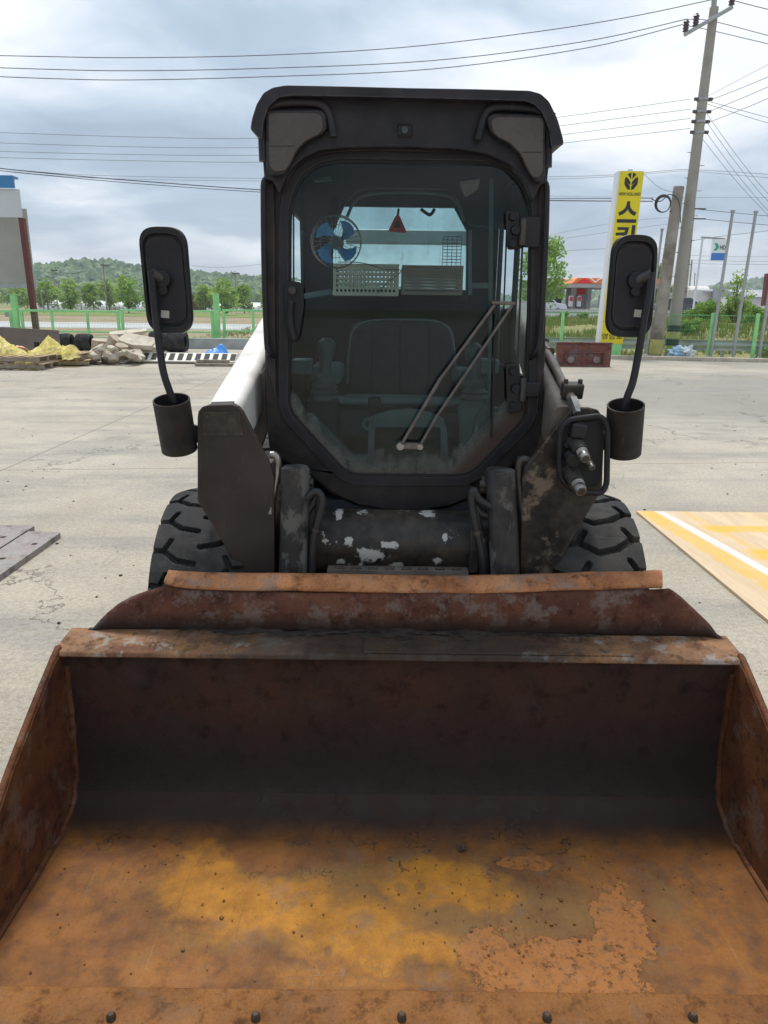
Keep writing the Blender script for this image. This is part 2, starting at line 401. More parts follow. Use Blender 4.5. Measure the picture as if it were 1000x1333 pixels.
mk_paint('cab_paint', (.012, .0105, .0115), (.10, .08, .07), (.70, .74), 14, dust=(.070, .052, .047), dust_amt=.5, rough=.5)
mk_paint('roof_paint', (.014, .0135, .018), None, dust=(.065, .054, .058), dust_amt=.42, rough=.45)
mk_paint('arm_brown', (.036, .027, .024), (.13, .11, .09), (.70, .73), 9, dust=(.070, .052, .043), dust_amt=.4, rough=.55, scale=4)
mk_paint('coupler_paint', (.015, .013, .013), (.17, .13, .10), (.56, .62), 6, dust=(.16, .125, .09), dust_amt=.45, rough=.6)
mk_paint('arm_white', (.74, .73, .70), (.30, .25, .20), (.70, .76), 5, dust=(.45, .38, .30), dust_amt=.3, rough=.4, bump=.08)
mk_paint('arm_grey', (.135, .115, .10), (.06, .05, .045), (.64, .7), 8, dust=(.24, .20, .16), dust_amt=.5, rough=.5)
mk_paint('cyl_paint', (.019, .018, .019), (.095, .09, .084), (.51, .56), 11, rough=.45, sx=(1, 1, .55), dust_amt=.2)
mk_paint('tube_chipped', (.016, .0145, .014), (.46, .44, .41), (.635, .645), 12, rough=.42, spots=CHIPS, dust=(.12, .09, .06), dust_amt=.5)
mk_paint('mirror_black', (.013, .012, .015), None, dust=(.045, .04, .042), dust_amt=.3, rough=.45, scratch=False)
mk_paint('cup_steel', (.018, .015, .015), None, dust=(.055, .036, .030), dust_amt=.6, rough=.6, scale=14)
def S_(name, *a, **k): MATS[name] = simple(name, *a, **k)
S_('rubber_black', (.011, .011, .012), .6, .3, 12, .2)
S_('hose', (.022, .022, .023), .45, .3, 20, .2)
S_('bare_steel', (.32, .31, .29), .35, .3, 25, .2, metal=.9, dirt=(.10, .07, .05))
S_('dark_steel', (.07, .065, .06), .5, .35, 25, .3, metal=.5, dirt=(.12, .08, .05))
S_('bolt_rust', (.06, .035, .022), .7, .4, 60, .4)
S_('wiper_metal', (.16, .135, .12), .5, .25, 30, .2, metal=.2, dirt=(.07, .05, .04))
S_('lens_smoke', (.070, .056, .049), .25, .25, 10, .1, spec=.5)
S_('seat_fabric', (.036, .044, .049), .9, .25, 20, .4, fine=400)
S_('interior_dark', (.018, .023, .027), .75, .3, 8, .2)
S_('interior_grey', (.10, .145, .15), .6, .25, 10, .2)
S_('joystick_rubber', (.065, .092, .096), .5, .3, 18, .2)
S_('basket_cream', (.62, .64, .50), .55, .15, 10, .1)
S_('basket_brown', (.30, .27, .20), .6, .2, 10, .1)
S_('fan_blue', (.015, .36, .80), .35, .1, 10, .05)
S_('pendant_red', (.42, .04, .035), .5, .3, 30, .2)
S_('sticker_pale', (.42, .40, .36), .6, .2, 30, .1)
S_('wood', (.42, .30, .17), .75, .3, 6, .3, dirt=(.20, .15, .10))
S_('wood_old', (.26, .22, .17), .85, .35, 8, .4, dirt=(.12, .10, .08))
S_('concrete_block', (.50, .45, .36), .9, .25, 5, .6, dirt=(.26, .22, .18), fine=25)
S_('rubble_brown', (.42, .34, .26), .9, .3, 5, .6, dirt=(.2, .15, .11), fine=25)
S_('board_brown', (.17, .14, .12), .8, .2, 2, .2)
S_('green_paint', (.33, .76, .31), .45, .12, 3, .05, dirt=(.16, .36, .12), dirt_amt=.4)
S_('green_wire', (.20, .50, .20), .5, .1, 3, 0)
S_('galv', (.40, .42, .43), .45, .15, 4, .1, metal=.3, dirt=(.26, .25, .24))
S_('sign_yellow', (.80, .66, .015), .4, .05, 2, 0)
S_('sign_white', (.78, .79, .80), .4, .05, 2, 0)
S_('sign_black', (.025, .03, .035), .5, .05, 2, 0)
S_('pole_concrete', (.36, .34, .30), .85, .14, 1.3, .2, dirt=(.22, .19, .16), dirt_amt=.6)
S_('pole_old', (.33, .30, .26), .9, .25, 2.5, .4, dirt=(.14, .10, .07), dirt_amt=.8)
S_('pole_paint_yellow', (.50, .46, .16), .6, .2, 4, .1, dirt=(.3, .3, .2))
S_('insulator', (.10, .075, .085), .3, .2, 8, 0)
S_('wire_dark', (.05, .05, .055), .6, .1, 4, 0)
S_('wire_grey', (.20, .22, .24), .6, .1, 4, 0)
S_('panel_cream', (.40, .40, .37), .6, .1, 1, .05, dirt=(.3, .28, .25))
S_('fascia_white', (.60, .63, .66), .5, .06, 1, .05)
S_('roof_blue', (.05, .22, .48), .45, .08, 1, .05)
S_('oxide_red', (.13, .035, .032), .55, .25, 3, .15)
S_('canopy_orange', (.85, .20, .03), .4, .06, 1, 0)
S_('canopy_red', (.70, .02, .03), .4, .06, 1, 0)
S_('canopy_white', (.78, .78, .78), .4, .06, 1, 0)
S_('wall_tan', (.33, .28, .22), .8, .15, 1, .1)
S_('wall_grey', (.34, .32, .30), .8, .12, 1, .1)
S_('wall_white', (.62, .60, .55), .8, .10, 1, .1)
S_('roof_grey', (.33, .34, .36), .6, .12, 1, .1)
S_('dark_glass', (.05, .06, .07), .15, .1, 2, 0)
S_('sign_blue', (.05, .20, .55), .4, .05, 2, 0)
S_('sign_green', (.02, .38, .22), .4, .05, 2, 0)
S_('tarp_blue', (.06, .26, .68), .4, .15, 3, .2)
S_('bag_white', (.66, .72, .76), .45, .12, 6, .2)
S_('bag_blue', (.40, .58, .72), .45, .12, 6, .2)
S_('car_silver', (.5, .52, .55), .3, .05, 1, 0)
S_('car_dark', (.06, .07, .09), .3, .05, 1, 0)
S_('greenhouse', (.60, .64, .66), .4, .08, 1, 0)
S_('barrier_white', (.70, .68, .60), .6, .12, 4, .2, dirt=(.42, .37, .30))
S_('barrier_grey', (.34, .33, .30), .7, .15, 4, .2, dirt=(.36, .25, .10), dirt_amt=.8)
S_('slot_dark', (.05, .045, .04), .8, .2, 10, .2)
S_('soil_dark', (.030, .022, .017), .95, .5, 30, .6)
S_('bark', (.12, .09, .065), .9, .3, 8, .5)
S_('cloth_pink', (.62, .36, .22), .8, .2, 6, .2)

def leafmat(name, c1, c2, tr=.3, scale=1.2):
    mt, g, b = newmat(name, .6, 0, .25)
    n = g.noise(g.co, scale, 3, .6)
    geo = g.node('ShaderNodeNewGeometry')
    r_ = geo.outputs['Random Per Island']
    k = g.m('ADD', g.m('MULTIPLY', n, .6), g.m('MULTIPLY', r_, .4))
    col = g.ramp(k, [(.3, c1), (.7, c2)])
    g.put(b.inputs['Base Color'], col)
    t = g.node('ShaderNodeBsdfTranslucent'); g.put(t.inputs[0], g.mix(1, col, (1.2, 1.3, .7), 'MULTIPLY'))
    mx = g.node('ShaderNodeMixShader'); mx.inputs[0].default_value = tr
    out = g.n['Material Output']; g.l.new(b.outputs[0], mx.inputs[1]); g.l.new(t.outputs[0], mx.inputs[2]); g.l.new(mx.outputs[0], out.inputs[0])
    MATS[name] = mt
leafmat('leaf_light', (.15, .26, .055), (.32, .46, .11))
leafmat('leaf_mid', (.10, .19, .045), (.23, .35, .085))
leafmat('leaf_far', (.20, .31, .09), (.36, .48, .16))
leafmat('leaf_dark', (.025, .065, .02), (.07, .13, .035))
leafmat('leaf_hill', (.05, .115, .045), (.15, .245, .08), .15, .03)
leafmat('grass', (.10, .16, .035), (.27, .28, .08), .25, .5)
leafmat('grass_dry', (.26, .22, .09), (.40, .34, .16), .2, .5)

def mk_glass(name, tint, refl=1.0, dust=.03, dcol=(.22, .3, .3), grime=False):
    mt, g, b = newmat(name); nt = g.nt; g.n.remove(b)
    tr = g.node('ShaderNodeBsdfTransparent'); tr.inputs[0].default_value = (*tint, 1)
    gl = g.node('ShaderNodeBsdfGlossy'); gl.inputs['Roughness'].default_value = .03; gl.inputs[0].default_value = (refl, refl, refl, 1)
    fr = g.node('ShaderNodeFresnel'); fr.inputs[0].default_value = 1.5
    mx = g.node('ShaderNodeMixShader'); g.l.new(fr.outputs[0], mx.inputs[0]); g.l.new(tr.outputs[0], mx.inputs[1]); g.l.new(gl.outputs[0], mx.inputs[2])
    df = g.node('ShaderNodeBsdfDiffuse'); df.inputs[0].default_value = (*dcol, 1)
    n = g.noise(g.co, 7, 6, .65); amt = g.m('ADD', g.mr(n, .45, .72, dust*.4, dust*3.2), g.mr(g.noise(g.vmul(g.co, (26, 1, 3)), 1, 4, .6), .56, .72, 0, dust*2.5))
    if grime:   # splashed dirt along the lower chamfers of the door glass
        x, y, z = g.sep(g.co)
        lo = g.m('SUBTRACT', z, g.m('MULTIPLY', g.m('MAXIMUM', g.m('SUBTRACT', g.m('ABSOLUTE', x), .17), 0.0), 1.15))
        low = g.m('ADD', lo, g.m('MULTIPLY', g.m('SUBTRACT', g.noise(g.vmul(g.co, (1, 1, .5)), 28, 5, .65), .5), .16))
        gm = g.mr(low, GRIME[0], GRIME[1], .8, 0)
        amt = g.m('MAXIMUM', amt, gm)
        g.put(df.inputs[0], g.mix(g.mr(lo, GRIME[0]-.03, GRIME[1]), (.10, .075, .065), (.17, .20, .185)))
    m2 = g.node('ShaderNodeMixShader'); g.put(m2.inputs[0], amt); g.l.new(mx.outputs[0], m2.inputs[1]); g.l.new(df.outputs[0], m2.inputs[2])
    g.l.new(m2.outputs[0], g.n['Material Output'].inputs[0]); MATS[name] = mt
GRIME = (.915, .97)
mk_glass('door_glass', (.86, .93, .94), .42, .009, grime=True)
mk_glass('rear_glass', (.84, .96, .94), .8, .06, (.55, .7, .68))
mk_glass('side_glass', (.80, .92, .90), .8, .03)
def mk_film():
    mt, g, b = newmat('yellow_film', .25, 0, .5)
    n = g.noise(g.co, 5, 5, .6); g.put(b.inputs['Base Color'], g.mix(n, (.86, .74, .16), (.92, .84, .40)))
    g.put(b.inputs['Normal'], g.bump(g.noise(g.co, 14, 5, .7), .8, .03))
    tl = g.node('ShaderNodeBsdfTranslucent'); tl.inputs[0].default_value = (.85, .74, .22, 1)
    tr = g.node('ShaderNodeBsdfTransparent'); tr.inputs[0].default_value = (1, .95, .6, 1)
    m1 = g.node('ShaderNodeMixShader'); m1.inputs[0].default_value = .35; g.l.new(b.outputs[0], m1.inputs[1]); g.l.new(tl.outputs[0], m1.inputs[2])
    m2 = g.node('ShaderNodeMixShader'); g.put(m2.inputs[0], g.mr(g.noise(g.co, 3, 3), .4, .6, .15, .5)); g.l.new(m1.outputs[0], m2.inputs[1]); g.l.new(tr.outputs[0], m2.inputs[2])
    g.l.new(m2.outputs[0], g.n['Material Output'].inputs[0]); MATS['yellow_film'] = mt
mk_film()

JOINTS = []
for _a, _b in (((5, 611), (188, 532)), ((800, 604), (1000, 602))):
    _p, _q = gz(*_a), gz(*_b); JOINTS.append((_p.x, _p.y, _q.x, _q.y))
def mk_yard():
    mt, g, b = newmat('yard_concrete', .85, 0, .25); v = g.co
    n1 = g.noise(v, .35, 6, .6, .3); n2 = g.noise(g.vadd(v, (3, 3, 3)), 2.2, 7, .65, .4); n3 = g.noise(v, 38, 4, .7); n4 = g.noise(v, 260, 2, .6); n5 = g.noise(g.vmul(g.vadd(v, (9, 1, 0)), (.35, 1.6, 1)), 1.1, 6, .65)
    c = g.ramp(n1, [(.33, (.37, .33, .265)), (.5, (.49, .445, .365)), (.7, (.565, .52, .435))])
    c = g.mix(g.mr(n2, .45, .68, 0, .55), c, (.36, .335, .30))
    c = g.mix(g.mr(n5, .50, .64, 0, .62), c, (.29, .275, .26))
    # darker worn area, far right
    da = g.spot(v, 9, 12.5, 8.5, 4.6, g.m('MULTIPLY', g.m('SUBTRACT', n5, .5), 2.0)); c = g.mix(g.m('MULTIPLY', da, .6), c, (.25, .24, .235))
    oil = g.mr(g.noise(g.vadd(v, (31, 7, 0)), .9, 5, .6), .60, .70, 0, .5); c = g.mix(oil, c, (.24, .215, .185))
    c = g.mix(g.mr(n3, .42, .62, 0, .5), c, g.mix(1, c, (.62, .60, .56), 'MULTIPLY'))
    c = g.mix(g.mr(n4, .38, .62, 0, .6), c, g.mix(1, c, (.45, .43, .40), 'MULTIPLY'))
    n6 = g.noise(v, 95, 3, .7); c = g.mix(g.mr(n6, .52, .66, 0, .55), c, g.mix(1, c, (.5, .48, .45), 'MULTIPLY'))
    c = g.mix(g.mr(n4, .6, .72, 0, .5), c, (.68, .65, .58))
    pits = g.mr(g.vor(g.vadd(v, g.vmul(g.noise(v, 6, 2, out='Color'), (.2, .2, 0))), 5.5), .018, .04, .8, 0)
    pits = g.m('MULTIPLY', pits, g.mr(n2, .48, .55)); c = g.mix(pits, c, (.10, .085, .07))
    # wandering cracks
    wv = g.vadd(v, g.vmul(g.noise(v, 1.3, 6, .65, out='Color'), (1.5, 1.5, 0)))
    ed = g.vor(wv, .32, 'DISTANCE_TO_EDGE')
    ck = g.m('MULTIPLY', g.mr(ed, .0012, .004, 1, 0), g.mr(g.noise(g.vadd(v, (20, 4, 0)), .5, 3), .46, .52))
    ed2 = g.vor(g.vadd(wv, (4, 9, 0)), .8, 'DISTANCE_TO_EDGE')
    ck2 = g.m('MULTIPLY', g.mr(ed2, .0015, .005, 1, 0), g.mr(g.noise(g.vadd(v, (2, 14, 0)), .7, 3), .54, .6))
    ck = g.m('MAXIMUM', ck, g.m('MULTIPLY', ck2, .8))
    # sawn joint running away to the left
    x, y, z = g.sep(v)
    for (ax, ay, bx, by) in JOINTS:
        L = sqrt((bx-ax)**2+(by-ay)**2); nx, ny = -(by-ay)/L, (bx-ax)/L
        d = g.m('ABSOLUTE', g.m('ADD', g.m('ADD', g.m('MULTIPLY', x, nx), g.m('MULTIPLY', y, ny)), -(ax*nx+ay*ny)))
        d = g.m('ADD', d, g.m('MULTIPLY', g.m('SUBTRACT', n3, .5), .012))
        ck = g.m('MAXIMUM', ck, g.mr(d, .006, .014, .7, 0))
    c = g.mix(g.m('MULTIPLY', ck, .8), c, (.12, .105, .09))
    g.put(b.inputs['Base Color'], c)
    h = g.m('ADD', g.m('ADD', g.m('MULTIPLY', n3, .7), g.m('MULTIPLY', n4, .35)), g.m('MULTIPLY', ck, -1.2))
    g.put(b.inputs['Normal'], g.bump(h, .5, .006)); MATS['yard_concrete'] = mt
def mk_ground(name, cols, scale=.25, fine=3, bump=.3):
    mt, g, b = newmat(name, .95, 0, .15); v = g.co
    n = g.noise(v, scale, 7, .65); n2 = g.noise(v, fine, 5, .7)
    c = g.ramp(n, [(.3, cols[0]), (.5, cols[1]), (.7, cols[2])])
    c = g.mix(g.mr(n2, .4, .65, 0, .5), c, g.mix(1, c, (.65, .65, .6), 'MULTIPLY'))
    g.put(b.inputs['Base Color'], c); g.put(b.inputs['Normal'], g.bump(n2, bump, .05)); MATS[name] = mt
mk_yard()
mk_ground('soil', ((.24, .18, .12), (.32, .25, .17), (.38, .31, .21)))
mk_ground('terrain', ((.12, .17, .06), (.20, .22, .09), (.30, .26, .14)), .08)
mk_ground('grass_ground', ((.12, .19, .05), (.20, .25, .08), (.30, .28, .13)), .3)
mk_ground('bank_soil', ((.17, .19, .07), (.28, .25, .12), (.38, .31, .17)), .45)
mk_ground('far_road', ((.42, .43, .44), (.48, .49, .50), (.52, .53, .54)), .3)
mk_ground('hill_ground', ((.05, .10, .04), (.08, .14, .05), (.12, .18, .07)), .02)

def mk_ply():
    mt, g, b = newmat('plywood', .6, 0, .35); v = g.co     # origin at the sheet's near left corner
    n1 = g.noise(g.vmul(v, (9, 1.2, 1)), 1, 6, .65); n2 = g.noise(v, 6, 6, .6)
    c = g.mix(g.mr(n1, .35, .65), (.50, .37, .23), (.60, .47, .31))
    c = g.mix(g.mr(g.noise(g.vmul(v, (70, 4, 1)), 1, 3), .5, .7, 0, .35), c, (.42, .28, .15))
    x, y, z = g.sep(v); w = g.m('MULTIPLY', g.m('SUBTRACT', n2, .5), .12)
    ye = 0.0
    def band(u, c0, half): return g.mr(g.m('ABSOLUTE', g.m('SUBTRACT', g.m('ADD', u, w), c0)), half*.55, half, 1, 0, True)
    yv = g.m('SUBTRACT', x, g.m('MULTIPLY', g.m('SUBTRACT', 2.44, y), .13))
    masks = [g.m('MULTIPLY', band(yv, .07, .10), .85), g.m('MULTIPLY', band(y, 2.02, .10), g.mr(x, .28, .36)), g.m('MULTIPLY', band(y, 1.50, .13), g.mr(x, .34, .42)), g.m('MULTIPLY', band(yv, .34, .04), .5), g.m('MULTIPLY', band(x, .95, .3), g.mr(y, 1.0, 1.8, .7, .15))]
    for q in masks: ye = g.m('MAXIMUM', ye, q)
    c = g.mix(g.m('MULTIPLY', ye, g.mr(n2, .3, .6, .55, .95)), c, (.64, .37, .035))
    wm = g.mr(g.m('ABSOLUTE', g.m('SUBTRACT', yv, .165)), .034, .040, 1, 0)
    c = g.mix(wm, c, g.mix(g.mr(n1, .4, .7), (.62, .585, .55), (.50, .46, .42)))
    g.put(b.inputs['Base Color'], c); g.put(b.inputs['Normal'], g.bump(n1, .15, .003)); MATS['plywood'] = mt
mk_ply()
def mk_tire():
    mt, g, b = newmat('tyre_rubber', .72, 0, .22); v = g.co
    n = g.noise(v, 8, 5, .6); st = g.noise(g.vmul(v, (3, 40, 40)), 1, 4, .6)
    c = g.mix(g.mr(n, .35, .65), (.013, .013, .014), (.028, .028, .029))
    c = g.mix(g.mr(st, .55, .72, 0, .5), c, (.075, .073, .07))
    c = g.mix(g.mr(g.noise(v, 5, 6, .65), .42, .66, 0, .5), c, (.10, .088, .074))
    g.put(b.inputs['Base Color'], c); g.put(b.inputs['Normal'], g.bump(g.m('ADD', st, g.noise(v, 60, 3)), .3, .003)); MATS['tyre_rubber'] = mt
mk_tire()
# ---------------------------------------------------------------- the setting: terrain, yard, fields, road, hills
def sheet(name, pts, z, mat, kind='structure', n=1):
    m = MB(); m.add([(x, y, z) for x, y in pts], [tuple(range(len(pts)))])
    return m.build(name, mat, org=(0, 0, 0), kind=kind, smooth=0, fixn=False)
sheet('terrain', [(-1140, -240), (1140, -240), (1140, 1360), (-1140, 1360)], -.30, 'terrain')
# yard: one concrete slab, its far edge running just before the fence
yard_edge = [(-40, -70), (40, -70), (40, 19.3), (14, 20.2), (9.2, 20.8), (5.8, 21.4), (4, 21.9), (-3, 23.2), (-12, 24.4), (-40, 25)]
m = MB(); m.prism([(x, y, 0) for x, y in yard_edge], (0, 0, -.28)); m.build('yard', 'yard_concrete', org=(0, 0, 0), kind='structure', smooth=0)
# low concrete kerb along the right far edge
m = MB(); E_ = [(4.3, 21.75), (5.8, 21.30), (9.2, 20.7), (14, 20.1), (19, 19.8)]
for (a, b_) in zip(E_, E_[1:]):
    m.bar((a[0], a[1]+.12, .05), (b_[0]-.01, b_[1]+.12, .05), .2, .11)
m.build('kerb', 'concrete_block', kind='structure', bevel=.01)
# fields to the left, beyond the gate
def field(name, x0, x1, y0, y1, z, mat): return sheet(name, [(x0, y0), (x1, y0), (x1, y1), (x0, y1)], z, mat)
field('field_soil', -90, 3.5, 25.2, 150, -.20, 'soil')
field('grass_verge', -90, 3.5, 33, 36, -.19, 'grass_ground')
field('field_path', -90, -6, 46, 58, -.186, 'far_road')
field('grass_field', -7, 3.5, 42, 60, -.184, 'grass_ground')
field('green_field', -90, 3.5, 84, 112, -.182, 'grass_ground')
# bank to the right, climbing to the road
def bank(u, v):
    x = 1.5+u*70; y = 22.6+v*17.4
    h = -.25+ (1.05 if x > 0 else 0)*(3*v*v-2*v*v*v)
    h += .10*mn.noise(Vector((x*.4, y*.4, 2)))*sin(pi*min(1, v*1.02))
    # the bank rises higher behind the bushes at the right
    h += .35*max(0, min(1, (x-7)/6))*sin(pi*v)**2
    return (x, y, h)
MB().grid(bank, 90, 28).build('grass_bank', 'bank_soil', org=(0, 0, 0), kind='structure', smooth=80)
sheet('road', [(1.5, 39.9), (200, 39.9), (200, 52), (1.5, 52)], .82, 'far_road')
MB().box((100, 46, .26), (197, 12, 1.0)).build('road_embankment', 'soil', kind='structure')
# hills
def hill(name, cx, cy, prof, depth, seed, mat='hill_ground'):
    'profile of (x, height) seen from the yard, swept back as a long ridge'
    xs = [p[0] for p in prof]
    def fn(u, v):
        x = xs[0]+(xs[-1]-xs[0])*u
        for (a, ha), (b_, hb) in zip(prof, prof[1:]):
            if a <= x <= b_: t = (x-a)/(b_-a); t = t*t*(3-2*t); h = ha+(hb-ha)*t
        s = sin(pi*min(1, max(0, v)))**.8
        return (x, cy-depth/2+depth*v, -.5+h*s*(1+.12*mn.noise(Vector((x*.02, v*4, seed)))))
    MB().grid(fn, 90, 24).build(name, mat, org=(0, 0, 0), kind='structure', smooth=80)
    return fn
def prof_px(pts, Y): return [(at(px, py, Y).x, at(px, py, Y).z) for px, py in pts]
HILLS = []
PR1 = prof_px([(-260, 392), (-120, 382), (-20, 369), (38, 362), (70, 358), (105, 356), (130, 352), (150, 349), (185, 356), (240, 363), (290, 368), (340, 373), (420, 380), (560, 389), (700, 394)], 520)
HILLS.append(hill('wooded_hill', 0, 520, PR1, 300, 1))
PR2 = prof_px([(640, 395), (760, 391), (880, 386), (960, 379), (1000, 371), (1060, 362), (1200, 352), (1400, 366), (1600, 390)], 900)
HILLS.append(hill('distant_hill', 0, 900, PR2, 300, 4))
# woods on the hill: one mass of crowns
def crowns(name, fn, n, r0, r1, seed, mat, vr=(.12, .62), ur=(0, 1)):
    rnd = random.Random(seed); m = MB(); base = []
    for k in range(6):
        t = MB(); t.ico((0, 0, 0), 1, k+seed, .45, 2, freq=2.2); base.append((t.v, t.f))
    for i in range(n):
        u = ur[0]+(ur[1]-ur[0])*rnd.random(); v = vr[0]+(vr[1]-vr[0])*rnd.random(); x, y, z = fn(u, v)
        r = r0+(r1-r0)*rnd.random(); vs, fs = base[i % 6]; a = rnd.random()*6.28; ca, sa = cos(a), sin(a)
        sc = .75+.5*rnd.random()
        m.add([(x+(p.x*ca-p.y*sa)*r, y+(p.x*sa+p.y*ca)*r, z+r*.35+p.z*r*sc) for p in vs], fs)
    m.build(name, mat, org=(0, 0, 0), kind='stuff', smooth=0, fixn=False, label=None)
crowns('hill_woods', HILLS[0], 9500, 1.9, 4.6, 3, 'leaf_hill', vr=(.02, .58), ur=(.12, .82))
crowns('distant_hill_woods', HILLS[1], 2200, 4, 8, 5, 'leaf_hill', vr=(.02, .60))

# ---------------------------------------------------------------- trees
def leafball(m, c, r, n, rnd, size, flat=1.0):
    for i in range(n):
        d = Vector((rnd.gauss(0, 1), rnd.gauss(0, 1), rnd.gauss(0, 1))).normalized()*r*(rnd.random()**.45)
        d.z *= flat; p = Vector(c)+d
        a = Vector((rnd.gauss(0, 1), rnd.gauss(0, 1), rnd.gauss(0, 1))).normalized(); b_ = a.cross(Vector((rnd.gauss(0, 1), rnd.gauss(0, 1), rnd.gauss(0, 1)))).normalized()
        s = size*(.6+.8*rnd.random())
        m.add([p-a*s, p-b_*s*.5, p+a*s, p+b_*s*.5], [(0, 1, 2, 3)])
def tree(name, base, h, cr, seed, mat, label, cat='tree', group=None, clumps=22, per=60, leaf=.14, trunk_h=.3, sx=1.0, top=.75):
    rnd = random.Random(seed); t = thing(name, base, label, cat, group); b0 = Vector(base)
    m = MB(); lean = Vector((rnd.uniform(-.06, .06), rnd.uniform(-.04, .04), 0))*h
    top_p = b0+Vector((0, 0, h*.8))+lean
    m.tube([b0-Vector((0, 0, .15)), b0+Vector((0, 0, h*.3))+lean*.4, top_p], 0, 7, rs=[h*.026, h*.019, h*.005])
    cl = []
    for i in range(clumps):
        k = trunk_h+(1-trunk_h)*((i+.5)/clumps); z = h*k; prof = sin(pi*min(1, max(.0, (k-trunk_h)/(1-trunk_h)*.80+.16)))**.7
        a = rnd.random()*6.28; rr = cr*prof*(rnd.random()**.5)*.8
        c = b0+lean*k+Vector((cos(a)*rr*sx, sin(a)*rr, z*.95)); cl.append(c)
        if i % 2 == 0: m.tube([b0+lean*(k*.6)+Vector((0, 0, z*.62)), c], 0, 5, rs=[h*.010, h*.003], cap=False)
    m.build('trunk', 'bark', t, smooth=60)
    f = MB()
    for c in cl: leafball(f, c, cr*rnd.uniform(.26, .45), per, rnd, leaf, .8)
    f.build('crown', mat, t, smooth=0, fixn=False)
    return t
# the row of field trees under the hill (pixel of the trunk, top of the crown, width, forward distance)
rowt = [(20, 362, 40, 118, 'leaf_light', 'low pale tree right behind the gate post and the dark red column'),
        (62, 364, 30, 125, 'leaf_mid', 'leftmost full field tree seen between the red column and the mirror'),
        (91, 363, 33, 112, 'leaf_light', 'bright round field tree, second right of the red column'),
        (122, 366, 24, 120, 'leaf_mid', 'narrow field tree beneath the hill top beside a thin pole'),
        (142, 360, 26, 128, 'leaf_light', 'thin leafy field tree straight below the highest point of the hill'),
        (167, 358, 34, 105, 'leaf_mid', 'wide field tree just left of the left mirror'),
        (205, 362, 34, 108, 'leaf_light', 'field tree mostly hidden behind the left mirror'),
        (268, 368, 26, 124, 'leaf_mid', 'small field tree right of the left mirror near the gate post'),
        (292, 362, 36, 96, 'leaf_light', 'big bright field tree with visible trunk right of the tall green post'),
        (318, 368, 26, 118, 'leaf_mid', 'sparse field tree close to the white loader arm'),
        (351, 372, 26, 130, 'leaf_light', 'field tree hidden behind the cab post')]
for i, (px, py, w, Y, mt_, lb) in enumerate(rowt):
    p = at(px, 395, Y); top = at(px, py+5, Y).z; sc = Y/F
    tree('field_tree', (p.x, Y, -.18), top+.4, w*sc*.62, 40+i, 'leaf_far' if mt_ == 'leaf_light' else 'leaf_light', lb, group='field trees in front of the wooded hill', clumps=24, per=42, leaf=.26, trunk_h=.2)
# leafy tree beside the cab, right
tr = at(712, 392, 47)
tree('maple_tree', (tr.x-.5, 47, .8), at(712, 306, 47).z-.8, 1.75, 77, 'leaf_light', 'bright green broadleaf tree showing beside the right cab post', clumps=40, per=60, leaf=.13, trunk_h=.18)
p = at(846, 400, 75); tree('roadside_tree', (p.x, 75, .6), at(846, 346, 75).z-.6, 2.0, 78, 'leaf_mid', 'rounded dark green tree between the right mirror and the old pole', clumps=34, per=80, leaf=.18, trunk_h=.15)
p = at(955, 425, 34); tree('sapling', (p.x, 34, .55), at(955, 352, 34).z-.55, .95, 79, 'leaf_light', 'thin young tree with sparse leaves rising above the bushes', clumps=18, per=16, leaf=.085, trunk_h=.35)
def bush(px, py, topy, w, Y, z, seed, mt_, lb, grp='bushes on the grassy bank', per=190, leaf=.06):
    rnd = random.Random(seed); p = at(px, py, Y); h = at(px, topy, Y).z-z; r = w*Y/F/2
    t = thing('bush', (p.x, Y, z), lb, 'bush', grp); f = MB(); m = MB()
    for i in range(11):
        a = rnd.random()*6.28; q = rnd.random()**.5*r*.65; c = Vector((p.x+cos(a)*q, Y+sin(a)*q*.8, z+h*(.22+.5*rnd.random()*(1-q/r*.5))))
        leafball(f, c, min(r, h)*.45, per, rnd, leaf, .8); m.tube([(p.x, Y, z-.05), c], .012, 4, cap=False)
    m.build('stems', 'bark', t); f.build('foliage', mt_, t, smooth=0, fixn=False)
bush(903, 420, 384, 46, 35, .55, 1, 'leaf_mid', 'rounded bush next to the big concrete pole')
bush(925, 425, 378, 44, 34, .50, 2, 'leaf_light', 'lighter bush in the middle of the bank clump')
bush(952, 424, 375, 46, 35, .55, 3, 'leaf_mid', 'darker bush below the thin young tree')
bush(978, 420, 386, 36, 33, .55, 4, 'leaf_light', 'small bush in front of the cream wall')
bush(897, 432, 404, 30, 30, .30, 9, 'leaf_light', 'low bush by the foot of the big concrete pole')
bush(752, 449, 432, 34, 23.4, -.15, 5, 'leaf_light', 'low shrub above the rusty coupler plate', per=60, leaf=.035)
bush(735, 408, 402, 13, 38, .8, 6, 'leaf_mid', 'left one of two small round verge bushes', per=40)
bush(760, 408, 402, 14, 38, .8, 7, 'leaf_light', 'right one of two small round verge bushes', per=40)
bush(300, 455, 440, 30, 24.4, -.1, 8, 'leaf_mid', 'weedy bush between the blue tarp and the white arm', per=60, leaf=.035)
bush(996, 462, 448, 26, 23.4, -.1, 10, 'leaf_mid', 'low weeds at the right end of the guardrail', per=60, leaf=.035)
